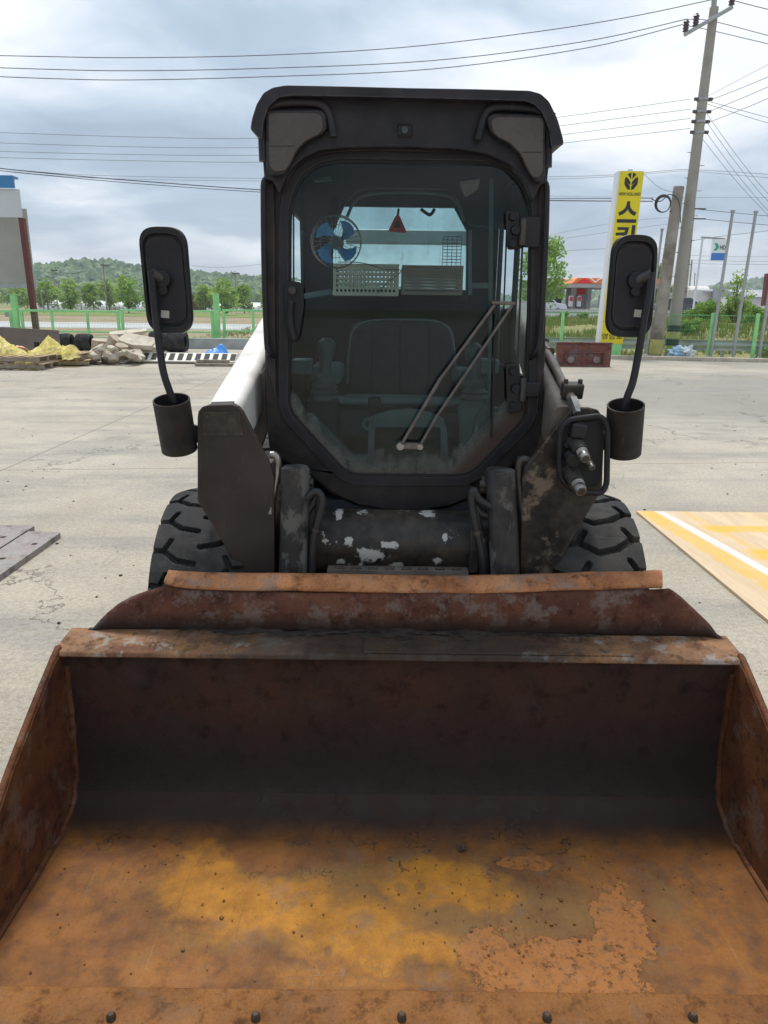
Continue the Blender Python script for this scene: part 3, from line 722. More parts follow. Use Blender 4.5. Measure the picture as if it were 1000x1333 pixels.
# grass tufts
def tufts(name, n, xr, yr, hfn, seed, mat, hh=(.10, .3)):
    rnd = random.Random(seed); m = MB()
    for i in range(n):
        x = rnd.uniform(*xr); y = rnd.uniform(*yr); z = hfn(x, y)
        if mn.noise(Vector((x*.35, y*.35, seed))) < -.12: continue
        for k in range(3):
            a = rnd.random()*6.28; h = rnd.uniform(*hh); w = .018; dx, dy = cos(a)*w, sin(a)*w; lx, ly = rnd.gauss(0, .05), rnd.gauss(0, .05)
            m.add([(x-dx, y-dy, z-.02), (x+dx, y+dy, z-.02), (x+lx, y+ly, z+h)], [(0, 1, 2)])
    m.build(name, mat, org=(0, 0, 0), kind='stuff', smooth=0, fixn=False)
def bz(x, y): u = (x-1.5)/70; v = (y-22.6)/17.4; return bank(u, v)[2]
tufts('bank_grass', 16000, (2.5, 24), (25.5, 39.5), bz, 3, 'grass')
tufts('bank_dry_grass', 9000, (2.5, 22), (23.5, 38), bz, 4, 'grass_dry', (.06, .2))
tufts('field_grass', 5000, (-9, 1.5), (25.5, 60), lambda x, y: -.19, 6, 'grass', (.06, .2))
tufts('kerb_weeds', 500, (4.5, 14), (21.9, 23.4), lambda x, y: -.2, 8, 'grass', (.2, .42))

# ---------------------------------------------------------------- left shed
Ys = 25.0
sh = thing('open_shed', (at(20, 452, Ys).x, Ys, 0), 'open-fronted shed with a blue roof edge, white fascia and dark red column', 'shed')
def P(px, py, Y=None, dz=0): return at(px, py, Y or Ys)
zt = at(15, 228, Ys).z; zf = at(15, 283, Ys).z; zb = at(15, 368, Ys).z
xr = at(27, 260, Ys).x; xl = xr-14
m = MB(); m.prism([(xl, Ys-.12, zt), (xr-.12, Ys-.12, zt-.02), (xr-.12, Ys-.12, zt-.38), (xl, Ys-.12, zt-.36)], (0, .1, 0))
m.prism([(xl, Ys-.02, zt), (xr-.14, Ys-.02, zt-.02), (xr-.14, Ys+.3, zt-.02), (xl, Ys+.3, zt)], (0, 0, -.06)); m.build('roof', 'roof_blue', sh)
m = MB()
for k in range(14): m.box((xr-.5-k*1.0, Ys, (zt-.40+zf)/2), (.99, .06, zt-.40-zf))
m.build('fascia', 'fascia_white', sh, bevel=.01)
for k in range(2):
    z1 = zf-(zf-zb)*k/2+(.35 if k == 0 else 0); z0 = zf-(zf-zb)*(k+1)/2+.004
    MB().box((xr-.15-7, Ys+.75, (z1+z0)/2), (13.9, .06, z1-z0)).build('wall_panel', 'panel_cream', sh, bevel=.006)
MB().box((xr-.15-7, Ys+.75, zb-.08), (14, .1, .14)).build('lintel', 'galv', sh)
a0 = P(17, 285, Ys-.1); a1 = P(46, 452, Ys-.1)
MB().bar((a1.x, Ys+.12, 0), (a1.x-.05, Ys+.12, zf), .16, .2).build('column', 'oxide_red', sh, bevel=.01)
# ---------------------------------------------------------------- brown board, pallets, film, debris
p0, p1 = gz(-60, 474), gz(79, 474); q = at(40, 445, 21).z
MB().prism([(-12.5, 21.0, 0), (at(79, 460, 21).x, 21.0, 0), (at(79, 460, 21).x, 21.0, at(79, 430, 21).z), (-12.5, 21.0, at(0, 422, 21).z)], (0, .05, 0)).build('site_board', 'board_brown', label='large flat brown board standing upright behind the yellow film', cat='board', bevel=.006)
def pallet(name, c, L, Wd, rz, label, n=7, hgt=.14, group='wooden pallets under the yellow film'):
    t = thing(name, c, label, 'pallet', group); c = Vector(c); Mz = Matrix.Rotation(rz, 3, 'Z')
    def bx(o, sz): return MB().box(c+Mz@Vector(o), sz, (0, 0, rz))
    for k in range(n): bx((-L/2+.05+k*(L-.1)/(n-1), 0, hgt-.011), (.10, Wd, .022)).build('deck_board', 'wood', t, bevel=.003)
    for j in (-1, 0, 1):
        bx((0, j*(Wd/2-.05), hgt-.063), (L, .09, .08)).build('stringer', 'wood_old', t, bevel=.003)
    for k in (0, n//2, n-1): bx((-L/2+.05+k*(L-.1)/(n-1), 0, .011), (.10, Wd, .022)).build('base_board', 'wood_old', t, bevel=.003)
    return t
g0 = gz(12, 484); 
pallet('wooden_pallet', (g0.x-.25, g0.y+.85, 0), 1.5, 1.0, .05, 'near pallet, bottom left, partly draped in yellow film')
pallet('wooden_pallet', (g0.x-.25, g0.y+.85, .145), 1.4, 1.0, .0, 'upper pallet stacked on the near left pallet', n=7)
g1 = gz(68, 478)
pallet('wooden_pallet', (g1.x, g1.y+.75, 0), 1.25, 1.0, .12, 'right pallet beside the rubble heap')
pallet('wooden_pallet', (g1.x-.05, g1.y+.75, .145), 1.15, .95, .02, 'top pallet on the right stack beside the rubble heap')
def film(name, pts, base, label, seed, mat='yellow_film', grp='yellow plastic film over the pallets'):
    'crumpled sheet draped through a grid of heights'
    rows = len(pts); cols = len(pts[0]); 
    def fn(u, v):
        a = u*(rows-1); b_ = v*(cols-1); i = min(int(a), rows-2); j = min(int(b_), cols-2); s, t = a-i, b_-j
        s, t = s*s*(3-2*s), t*t*(3-2*t)
        p = (Vector(pts[i][j])*(1-s)+Vector(pts[i+1][j])*s)*(1-t)+(Vector(pts[i][j+1])*(1-s)+Vector(pts[i+1][j+1])*s)*t
        w = Vector((mn.noise(p*4+Vector((seed, 0, 0))), mn.noise(p*4+Vector((0, seed, 9))), mn.noise(p*3.5+Vector((7, 0, seed)))))
        w2 = 1-abs(mn.noise(Vector((p.x*5+seed, p.y*2, p.z*3))))*2.2
        w3 = 1-abs(mn.noise(Vector((p.x*9, p.y*4+seed, p.z*8))))*2.2
        return p+w*.05+Vector((0, -.03, .05))*w2+Vector((.01, -.02, .02))*w3
    MB().grid(fn, 70, 90).build(name, mat, label=label, cat='plastic film', group=grp, smooth=180, fixn=False)
def A(px, py, Y): return tuple(at(px, py, Y))
film('plastic_film', [[A(-50, 462, 16.5), A(-10, 470, 16.0), A(8, 470, 15.85), A(30, 482, 15.7), A(50, 486, 15.6)],
                      [A(-50, 436, 16.9), A(-5, 436, 16.7), A(14, 448, 16.4), A(36, 464, 16.2), A(54, 470, 16.1)],
                      [A(-50, 440, 17.6), A(-5, 437, 17.4), A(12, 455, 17.2), A(32, 462, 17.0), A(50, 468, 16.9)]], None, 'yellow translucent film hanging from a peak down to the ground at the far left', 2)
film('plastic_film', [[A(40, 468, 16.2), A(52, 474, 16.1), A(66, 462, 16.4), A(84, 466, 16.6), A(102, 470, 16.7)],
                      [A(38, 462, 16.8), A(52, 452, 16.9), A(64, 437, 17.0), A(82, 455, 17.0), A(104, 462, 17.1)],
                      [A(38, 462, 17.5), A(54, 458, 17.6), A(68, 452, 17.6), A(86, 456, 17.6), A(104, 464, 17.6)]], None, 'yellow film raised to a tent-like peak over the right pallets', 5)
film('plastic_film', [[A(82, 470, 16.35), A(90, 472, 16.4), A(104, 470, 16.5)], [A(80, 458, 16.8), A(92, 456, 16.7), A(105, 461, 16.8)], [A(82, 452, 17.5), A(92, 450, 17.5), A(104, 458, 17.5)]], None, 'bunched deep yellow film at the right end of the pallets', 8)
c = at(38, 453, 18.4); 
m = MB(); m.grid(lambda u, v: (c.x-.35+u*.75, 18.2+v*.5, c.z-.05+.09*sin(u*5+v*3)+.05*mn.noise(Vector((u*4, v*4, 1)))), 14, 10)
m.build('crumpled_cloth', 'cloth_pink', label='crumpled orange-pink cloth lying behind the yellow film', cat='cloth', sol=.01, smooth=180)
m = MB()
c = at(52, 456, 17.9)
b1 = thing('work_boots', (c.x, 17.9, c.z-.15), 'pair of dark boots standing upright behind the film', 'boots')
for dx in (-.07, .08):
    o = Vector((c.x+dx, 17.9, c.z-.15))
    MB().tube([o, o+Vector((0, 0, .14)), o+Vector((0, .02, .34))], 0, 10, rs=[.06, .055, .06]).tube([o+Vector((0, .02, .04)), o+Vector((0, -.16, .03))], 0, 10, rs=[.05, .04]).build('boot', 'rubber_black', b1)
MB().box((c.x, 17.95, (c.z-.15)/2), (1.0, .5, c.z-.15)).build('timber_block', 'wood_old', label='low weathered timber stack carrying the boots and the cloth', cat='timber', bevel=.01)
# rubble heap: every chunk a thing
def chunk(name, px, py, Y, w, h, d, rot, seed, label, mat='concrete_block', cat='concrete slab'):
    c = at(px, py, Y); rnd = random.Random(seed); m = MB()
    Mr = Euler(rot).to_matrix(); n = 9; top = []; bot = []
    for k in range(n):
        a = 2*pi*k/n+rnd.uniform(-.22, .22); r = rnd.uniform(.78, 1.05)
        sq = 1/max(abs(cos(a)), abs(sin(a)))**.55
        top.append(Vector((cos(a)*r*w/2*sq, sin(a)*r*d/2*sq, h/2*rnd.uniform(.75, 1.1))))
        r2 = r*rnd.uniform(.82, 1.05); bot.append(Vector((cos(a)*r2*w/2*sq, sin(a)*r2*d/2*sq, -h/2*rnd.uniform(.7, 1.1))))
    m.add([c+Mr@q_ for q_ in top+bot], [tuple(range(n)), tuple(range(2*n-1, n-1, -1))]+[(k, n+k, n+(k+1) % n, (k+1) % n) for k in range(n)])
    return m.build(name, mat, label=label, cat=cat, group='broken concrete in the rubble heap', bevel=.012, smooth=0)
chunk('concrete_slab', 165, 434, 18.6, 1.05, .10, .6, (.12, -.10, .1), 1, 'thin broken slab lying flat on the very top of the rubble heap')
chunk('concrete_slab', 177, 444, 18.0, .95, .12, .55, (.45, .16, -.05), 2, 'large pale slab tilted toward the yard, upper right of the heap')
chunk('concrete_slab', 150, 450, 18.2, .45, .42, .4, (.2, .5, .3), 3, 'upright brown block in the middle of the heap under the top slab', 'rubble_brown')
chunk('concrete_slab', 145, 464, 17.6, .58, .30, .45, (.3, -.3, .2), 4, 'big brown boulder-like lump low in the heap middle', 'rubble_brown')
chunk('concrete_slab', 125, 458, 17.9, .55, .16, .4, (.3, -.55, .2), 5, 'slab leaning up to the right on the left flank of the heap')
chunk('concrete_slab', 196, 455, 18.4, .5, .28, .5, (.2, .5, .3), 6, 'grey slab leaning at the right end of the heap by the barrier')
chunk('concrete_slab', 190, 447, 18.9, .6, .2, .5, (.1, .2, .7), 61, 'flat block behind the tilted slab at the heap right side')
chunk('concrete_slab', 148, 456, 18.9, 1.2, .5, .7, (.1, .1, .2), 62, 'wide dark chunk at the core of the heap', 'rubble_brown')
rr = random.Random(12)
where = ['low at the left foot of the heap', 'in the middle of the heap', 'at the right foot of the heap']
for i in range(44):
    px = 100+82*((i*.618034) % 1); sz = rr.uniform(.09, .25); zc = 1-abs(px-146)/44
    py = 470-rr.random()*22*max(.15, zc)-sz*10; Y = 17.0+rr.random()*.9
    zz = at(px, py, Y).z
    if zz < sz*.3: py = 473; Y = gz(px, 474).y+sz; 
    k = 0 if px < 130 else 1 if px < 160 else 2
    mt_ = rr.choice(['concrete_block', 'concrete_block', 'rubble_brown'])
    hb = ['on the far left tip', 'on the left flank', 'left of the middle', 'just left of centre', 'just right of centre', 'right of the middle', 'on the right flank', 'on the far right tip'][min(7, int((px-100)/83*8))]; vb = 'on the ground' if zz < .12 else 'halfway up' if zz < .33 else 'near the top'
    o = chunk('concrete_chunk', px, py, Y, sz*1.45, sz*.55, sz*1.1, (rr.uniform(-.5, .5), rr.uniform(-.5, .5), rr.random()*3), 100+i, ('tiny ' if sz < .14 else 'fist-sized ' if sz < .2 else 'bulky ')+('brown' if mt_ == 'rubble_brown' else 'pale grey')+' concrete lump '+vb+' '+hb+' of the heap', mt_, 'concrete chunk')
    o['group'] = 'small lumps in the rubble heap'
# striped barrier beam with slots
bY = 17.7; L0 = at(168, 472, bY).x; L1 = at(306, 472, bY).x
br = thing('barrier_beam', ((L0+L1)/2, bY, 0), 'long white beam with dark square slots lying at the foot of the fence', 'barrier')
zt_ = at(230, 459, bY+.3).z; zm_ = at(230, 470, bY).z
MB().prism([(L0+.25, bY+.30, zt_), (L1, bY+.30, zt_), (L1, bY, zm_), (L0, bY, zm_)], (0, .02, -.03)).build('slotted_face', 'barrier_white', br, bevel=.004)
MB().prism([(L0, bY+.02, zm_-.02), (L1, bY+.02, zm_-.02), (L1, bY+.06, .0), (L0-.15, bY+.06, 0)], (0, .3, 0)).build('body', 'barrier_grey', br, bevel=.01)
nsl = 11
for k in range(nsl):
    x = L0+.30+k*(L1-L0-.35)/(nsl-.6); t0, t1 = .12, .88
    def q_(s, t): return Vector((x+s*.125, bY+.30*t-.006, zm_+(zt_-zm_)*t+.005))
    MB().prism([q_(0, t0), q_(1, t0), q_(1, t1), q_(0, t1)], (0, .006, .004)).build('slot', 'slot_dark', br)
for k, (px, py, w_, lb) in enumerate(((280, 472, .95, 'lowest weathered plank'), (276, 468, .75, 'upper weathered plank'), (285, 476, 1.05, 'front weathered plank'))):
    c = at(px, py, 17.25-k*.05); z_ = (.035, .105, .035)[k]
    MB().box((c.x, 17.3-(.14 if k == 2 else 0), z_), (w_, .13, .065), (0, 0, .03*k)).build('timber_plank', 'wood_old', label=lb+' in the small stack before the white slotted beam', cat='plank', group='planks before the white beam', bevel=.004)
# tyres lying along the fence
def old_tyre(px, py, Y, r, w_, label, tilt=0):
    c = at(px, py, Y); t = thing('worn_tyre_casing', (c.x, Y, max(0, c.z-r)), label, 'tyre', 'old tyres along the gate'); c.z = max(c.z, 0)
    zc = r
    # stands upright, tread towards the yard
    def fn(u, v):
        a = 2*pi*u; s = (v-.5)*2; rr_ = r*(1-.10*abs(s)**3)
        if abs(s) < .85 and ((u*34+abs(s)*1.4) % 1) < .32: rr_ -= r*.045
        return (c.x+s*w_/2, Y+sin(a)*rr_, zc+cos(a)*rr_)
    MB().grid(fn, 136, 14, True).build('tread', 'tyre_rubber', t, smooth=30)
    for s in (-1, 1):
        MB().grid(lambda u, v: (c.x+s*w_/2*(1-.15*v), Y+sin(2*pi*u)*r*(.9-.38*v), zc+cos(2*pi*u)*r*(.9-.38*v)), 40, 4, True).build('sidewall', 'rubber_black', t, smooth=60)
for px, w_, lb in ((230, .62, 'wide ribbed old tyre standing behind the slotted beam'), (206, .4, 'narrow old tyre just left of the wide ribbed one behind the mirror stalk'), (111, .42, 'old tyre just left of the rubble heap'), (87, .36, 'old tyre partly hidden by the yellow film')):
    old_tyre(px, 455, 22.0, .30 if px > 150 else .25, w_, lb)
m = MB(); c = gz(287, 464)
m.grid(lambda u, v: (c.x-.4+u*.75, 19.6+v*.6, .02+.20*sin(pi*u)*sin(pi*v)*(1+.8*mn.noise(Vector((u*5, v*4, 3))))+(.18 if .55 < u < .95 and v > .4 else 0)*sin(pi*(u-.55)/.4)), 24, 16)
m.build('blue_tarp', 'tarp_blue', label='crumpled bright blue tarp beside the white loader arm', cat='tarp', smooth=180, sol=.008)
# long low grey kerb rail behind the tyres
MB().box((-7.5, 23.7, .16), (15, .12, .34)).build('kerb_wall', 'galv', label='low grey rail running behind the old tyres under the gate', cat='low wall', bevel=.01)

# ---------------------------------------------------------------- green gate and fence
Yg = 24.8
def gate_leaf(pxs, label):
    xs = [at(p, 425, Yg).x for p in pxs]; zt_ = at(pxs[0], 404, Yg).z; zm_ = at(pxs[0], 431, Yg).z; zb_ = .10
    t = thing('gate_leaf', (xs[0], Yg, 0), label, 'gate', 'green gate leaves')
    MB().box(((xs[0]+xs[-1])/2, Yg, zt_), (xs[-1]-xs[0], .05, .07)).build('top_rail', 'green_paint', t, bevel=.006)
    MB().box(((xs[0]+xs[-1])/2, Yg, zb_), (xs[-1]-xs[0], .05, .07)).build('bottom_rail', 'green_paint', t, bevel=.006)
    MB().box(((xs[0]+xs[-1])/2, Yg, zm_), (xs[-1]-xs[0]-.1, .03, .05)).build('middle_rail', 'green_paint', t, bevel=.006)
    for i, x in enumerate(xs): MB().box((x, Yg-.003, (zt_+zb_)/2), (.09 if i in (0, len(xs)-1) else .075, .06, zt_-zb_+.06)).build('stile', 'green_paint', t, bevel=.006)
    m = MB(); x = xs[0]
    while x < xs[-1]: m.bar((x, Yg+.03, zb_), (x, Yg+.03, zt_), .004); x += .05
    z = zb_
    while z < zt_: m.bar((xs[0], Yg+.035, z), (xs[-1], Yg+.035, z), .004); z += .12
    m.build('wire_mesh', 'green_wire', t, kind='stuff')
gate_leaf([-70, -30, 16], 'green mesh gate leaf left of the dark red column, mostly out of frame')
gate_leaf([30, 69, 115, 155], 'green mesh gate leaf between the red column and the rubble heap')
gate_leaf([160, 201, 242, 277], 'green mesh gate leaf behind the left mirror')
gate_leaf([292, 330, 372, 414], 'green mesh gate leaf hidden behind the white loader arm')
for px, lb in ((22, 'tall thick green gate post at the far left'), (283, 'tall thick green gate post left of the white loader arm')):
    t = thing('gate_post', (at(px, 452, Yg-.02).x, Yg-.02, 0), lb, 'gate post', 'tall green gate posts'); zt_ = at(px, 384, Yg).z; xx = at(px, 420, Yg).x
    MB().box((xx, Yg-.02, zt_/2), (.17, .17, zt_)).build('post', 'green_paint', t, bevel=.01)
    MB().box((xx, Yg-.02, zt_+.015), (.19, .19, .03)).build('cap', 'green_paint', t, bevel=.006)
    for z_ in (.4, 1.2): MB().box((xx+.11, Yg-.02, z_), (.05, .06, .1)).build('hinge', 'green_paint', t)
MB().box((at(12, 408, 26).x, 26, at(12, 408, 26).z), (.28, .05, .22)).box((at(12, 408, 26).x, 26.03, at(12, 408, 26).z/2), (.05, .04, at(12, 408, 26).z)).build('meter_box', 'galv', label='small grey box on a stake left of the gate post', cat='box')
# right fence
fpx = [(697, 24.6), (731, 24.0), (860, 22.4), (925, 21.7), (983, 21.3), (1045, 21.0), (1120, 20.8)]
FP = [Vector((at(p, 440, Y).x, Y, 0)) for p, Y in fpx]
fl = ['green fence post seen beside the cab post', 'green fence post left of the rusty coupler plate', 'green fence post in front of the two big poles', 'green fence post in the middle between the tall steel tubes', 'green fence post at the right edge of the picture', 'green fence post beyond the right edge', 'outermost green fence post']
gf = thing('green_fence', (FP[0].x, FP[0].y, 0), 'low green wire mesh fence running along the right side before the guardrail', 'fence')
for i, p in enumerate(FP):
    if i >= len(FP): break
    h_ = 1.30
    MB().box((p.x, p.y, h_/2-.1), (.085, .085, h_+.2)).build('post', 'green_paint', gf, bevel=.006)
for a, b_ in zip(FP, FP[1:]):
    m = MB(); d = b_-a; L = d.length; n = int(L/.05)
    for k in range(n+1): p = a+d*(k/n); m.bar((p.x, p.y+.05, .02), (p.x, p.y+.05, 1.22), .0035)
    for z in [.02+.1*k for k in range(13)]: m.bar((a.x, a.y+.055, z), (b_.x, b_.y+.055, z), .004)
    m.build('mesh_panel', 'green_wire', gf, kind='stuff')
    MB().bar((a.x, a.y+.05, 1.235), (b_.x, b_.y+.05, 1.235), .02).build('top_wire', 'green_wire', gf)
# guardrail (two-wave beam) behind the fence
gr = thing('guardrail', (6, 25, -.2), 'grey steel two-wave guardrail behind the green fence', 'guardrail')
ga, gb = at(700, 453, 24.9), at(1100, 456, 23.2)
def wbeam(a, b_, hgt, seg=2):
    d = (b_-a); s = [(-.16, 0), (-.13, -.045), (-.07, -.045), (-.03, 0), (.03, 0), (.07, -.045), (.13, -.045), (.16, 0)]
    n = Vector((-d.y, d.x, 0)).normalized()*1
    loop = [a+Vector((0, 0, z*hgt/.32))+n*(-y) for z, y in s]
    m = MB(); k = len(loop); m.add(loop+[p+d for p in loop], [(i, i+1, k+i+1, k+i) for i in range(k-1)]); return m
ga.z = .28; gb.z = .30
nb = 4
for k in range(nb):
    p = ga.lerp(gb, k/nb)-Vector((0, .004*(k % 2), 0)); q = ga.lerp(gb, (k+1)/nb+.01)-Vector((0, .004*(k % 2), 0)); wbeam(p, q, .33).build('beam', 'galv', gr, sol=.005, smooth=30)
    MB().tube([ga.lerp(gb, (k+.5)/nb)+Vector((0, .12, -.55)), ga.lerp(gb, (k+.5)/nb)+Vector((0, .12, .16))], .06, 10).build('post', 'galv', gr)
# guardrail of the road on the bank
g2 = thing('guardrail', (20, 39.6, .8), 'pale guardrail and low white barrier along the road on top of the bank', 'guardrail')
a, b_ = Vector((2, 39.5, 1.18)), Vector((24, 39.5, 1.18))
wbeam(a, b_, .24).build('beam', 'fascia_white', g2, sol=.01)
for k in range(12): MB().box((2.4+k*1.9, 39.62, .98), (.1, .08, .5)).build('post', 'galv', g2)
MB().box((12, 41.5, 1.0), (22, .2, .35)).build('median_block', 'wall_white', g2, bevel=.03)
# ---------------------------------------------------------------- rusty coupler plate lying in the yard
cY = 18.4
cx0, cx1 = at(723, 470, cY).x, at(795, 470, cY).x; ch = at(760, 447, cY).z
rc = thing('coupler_plate', ((cx0+cx1)/2, cY, 0), 'rust red steel mounting plate with two worn round patches standing at the yard edge', 'steel plate')
MB().prism(fillet([(cx0+.03, cY, 0), (cx1, cY, 0), (cx1, cY, ch), (cx0, cY, ch)], .03, 3), (0, .03, 0)).build('back_plate', 'rust_attachment', rc, bevel=.004)
MB().bar((cx0+.28, cY-.03, ch*.62), (cx1-.25, cY-.03, ch*.62), .05, .03).build('ledge', 'rust_attachment', rc, bevel=.004)
for s in (.27, .74): MB().tube([(cx0+(cx1-cx0)*s, cY-.035, ch*.30), (cx0+(cx1-cx0)*s, cY, ch*.30)], .085, 18).build('round_boss', 'rust_plate', rc)
for s in (.18, .86): MB().box((cx0+(cx1-cx0)*s, cY-.04, ch*.32), (.025, .07, ch*.58)).build('side_rib', 'rust_attachment', rc, bevel=.003)
MB().box(((cx0+cx1)/2, cY-.01, .025), (cx1-cx0-.06, .16, .05)).build('foot_angle', 'rust_attachment', rc, bevel=.004)
MB().box(((cx0+cx1)/2, cY-.01, ch+.015), (cx1-cx0, .10, .03)).build('top_flange', 'rust_attachment', rc, bevel=.004)

# ---------------------------------------------------------------- lettering helper
def text_mesh(body, size_h, width, mat, parent, center, depth=.012, name='lettering', xdir=(1, 0, 0), bold=0.0, up=(0, 0, 1), label=None):
    cu = bpy.data.curves.new('tmp', 'FONT'); cu.body = body; cu.align_x = 'LEFT'; cu.offset = bold; cu.resolution_u = 4
    o = bpy.data.objects.new('tmp', cu); COL.objects.link(o); bpy.context.view_layer.update()
    me = bpy.data.meshes.new_from_object(o.evaluated_get(bpy.context.evaluated_depsgraph_get()))
    COL.objects.unlink(o)
    xs = [v.co.x for v in me.vertices]; ys = [v.co.y for v in me.vertices]; x0, x1, y0, y1 = min(xs), max(xs), min(ys), max(ys)
    X = Vector(xdir).normalized(); U = Vector(up); Nn = X.cross(U); c = Vector(center)
    vs = [c+X*((v.co.x-(x0+x1)/2)/(x1-x0)*width)+U*((v.co.y-(y0+y1)/2)/(y1-y0)*size_h)+Nn*depth for v in me.vertices]
    m = MB(); n = len(vs); fs = [tuple(p.vertices) for p in me.polygons]
    m.add(vs+[v-Nn*depth for v in vs], fs)
    cnt = {}
    for f in fs:
        for i in range(len(f)): e = (f[i], f[(i+1) % len(f)]); cnt[e] = 1
    for (a, b_) in list(cnt):
        if (b_, a) not in cnt: m.f.append((b_, a, a+n, b_+n))
    return m.build(name, mat, parent, smooth=0, fixn=False, label=label)

# ---------------------------------------------------------------- yellow pylon sign
sY = 22.0
sl = at(780, 447, sY).x; srr = at(836, 447, sY).x; st = at(806, 222, sY).z; sb = at(800, 448, sY).z
# the pylon tapers in the picture only through perspective; both sides stand upright
sx0, sx1 = (at(778, 447, sY).x+at(806, 222, sY).x)/2, 0
sx0 = at(806, 222, sY).x-.02; sx0b = at(779, 447, sY).x
wS = at(838, 223, sY).x-at(806, 222, sY).x
ps = thing('pylon_sign', (sx0b+wS/2, sY, 0), 'tall yellow and white advertising pylon with black lettering and a leaf emblem', 'sign')
lean = (sx0-sx0b)
def sp(s, z): return Vector((sx0b+lean*(z-sb)/(st-sb)+s*wS, sY, z))
wS = wS*1.05
MB().prism([sp(0, sb), sp(1, sb), sp(1, st), sp(0, st)], (0, .35, 0)).build('sign_box', 'sign_white', ps, bevel=.01)
def fp(s, z, d=.012): p = sp(s, z); p.y -= d; return p
MB().prism([fp(.09, sb+.01), fp(1.0, sb+.01), fp(1.0, st-.01), fp(.09, st-.01)], (0, .012, 0)).build('yellow_panel', 'sign_yellow', ps)
MB().prism([sp(.42, 0)+Vector((0, -.002, 0)), sp(.98, 0)+Vector((0, -.002, 0)), sp(.98, sb)+Vector((0, -.002, 0)), sp(.42, sb)+Vector((0, -.002, 0))], (0, .30, 0)).build('base_box', 'green_paint', ps, bevel=.01)
MB().box(tuple(sp(.5, st+.02)+Vector((0, .1, 0))), (.12, .08, .05)).build('lifting_lug', 'galv', ps)
zpx = lambda y: at(815, y, sY).z
def lx(z, s=.545): return fp(s, z, .013)
X_ = Vector((1, 0, 0)); UP = Vector((lean/(st-sb), 0, 1)).normalized()
# leaf emblem: two rows of blades in an oval
le = lx(zpx(236)); ew, eh = .19, .225
for s in (-1, 1):
    for k in range(3):
        zb_ = -.26+k*.155; pts = []
        def in_oval(x, z):
            r_ = sqrt((x/ew)**2+(z/eh)**2); return (x/r_*1.0, z/r_*1.0) if r_ > 1 else (x, z)
        raw = [(.025, zb_-.02), (.025, zb_+.075), (.12, zb_+.20), (.25, zb_+.29), (.25, zb_+.17), (.13, zb_+.06)]
        if k == 0: raw = [(.025, -.30), (.025, -.17), (.13, -.05), (.25, .05), (.25, -.1), (.14, -.30)]
        if k == 2: raw = [(.025, .07), (.025, .30), (.14, .30), (.17, .25), (.08, .14)]
        pts = [in_oval(x*.76, z*.76) for x, z in raw]
        MB().prism([le+X_*(x*s)+UP*z for x, z in pts], (0, -.006, 0)).build('emblem_blade', 'sign_black', ps)
text_mesh('NEW HOLLAND', .085, .60, 'sign_black', ps, lx(zpx(252.5)), .006, up=UP, bold=.01)
hx = [('스', 268, .40, .62), ('키', 303, .42, .62), ('로', 334, .40, .60), ('더', 366, .42, .58)]
text_mesh('스', zpx(262)-zpx(290), .54, 'sign_black', ps, lx(zpx(276)), .006, up=UP, bold=.03)
text_mesh('키', zpx(294)-zpx(322), .54, 'sign_black', ps, lx(zpx(307)), .006, up=UP, bold=.03)
text_mesh('로', zpx(328)-zpx(354), .54, 'sign_black', ps, lx(zpx(341)), .006, up=UP, bold=.03)
text_mesh('더', zpx(362)-zpx(388), .52, 'sign_black', ps, lx(zpx(375)), .006, up=UP, bold=.03)
text_mesh('영암로', .17, .62, 'sign_black', ps, lx(zpx(438), .53), .006, up=UP, bold=.006)
MB().prism([fp(.09, zpx(418)), fp(1, zpx(418)), fp(1, zpx(418.8)), fp(.09, zpx(418.8))], (0, -.003, 0)).build('seam', 'wall_tan', ps)

# ---------------------------------------------------------------- utility poles
def pole(name, pb, pt, Y, r0, r1, mat, label, extra=0.0, group=None, cat='utility pole'):
    b_ = at(*pb, Y); a = at(*pt, Y); zb_ = min(0, b_.z); d = (a-b_)
    t = thing(name, (b_.x, Y, 0), label, cat, group)
    base = b_+d*((0-b_.z)/d.z) if d.z else b_; base.y = Y
    top = a+d.normalized()*extra
    MB().tube([base, top], 0, 20, rs=[r0, r1]).build('shaft', mat, t, smooth=60)
    return t, base, top
YP = 22.6
bp, b0, b1 = pole('utility_pole', (873, 462), (929, 18), YP, .185, .115, 'pole_concrete', 'big grey concrete utility pole leaning right with a crossarm and three insulators', .15)
def onp(f): return b0.lerp(b1, f)
tp = at(929, 18, YP)
MB().tube([at(928, 26, YP), at(931, -12, YP)], .07, 12).build('pole_cap', 'galv', bp)
ca, cb = at(889, 47, YP)+Vector((0, -.10, 0)), at(949, 13, YP)+Vector((0, -.22, 0)); 
MB().bar(ca, cb, .09).build('crossarm', 'galv', bp, bevel=.006)
for f in (.02, .23, .97):
    p = ca.lerp(cb, f); m = MB(); m.tube([p, p+Vector((.01, 0, .09))], .02, 8)
    pr = [(.05, .055)]+[(.085 if k % 2 == 0 else .055, .075+k*.035) for k in range(8)]+[(.03, .36)]
    m.tube([p+Vector((0, 0, z)) for r_, z in pr], 0, 14, rs=[r_ for r_, z in pr]); m.build('insulator', 'insulator', bp, smooth=30)
for py in (125, 140, 152, 165):
    f = (462-py)/(462-18); p = onp(f); MB().tube([p+Vector((0, 0, -.03)), p+Vector((0, 0, .03))], .16, 18).build('clamp_band', 'galv', bp)
    for s in (-1, 1): MB().tube([p+Vector((s*.16, -.05, 0)), p+Vector((s*.25, -.05, 0))], .045, 10).build('spool', 'insulator', bp)
for py in range(190, 440, 16):
    f = (462-py)/(462-18); p = onp(f); s = -1 if (py//16) % 2 else 1
    MB().tube([p, p+Vector((s*.26, -.06, 0))], .008, 6).build('step_bolt', 'dark_steel', bp)
tp2 = b0.lerp(b1, .03); 
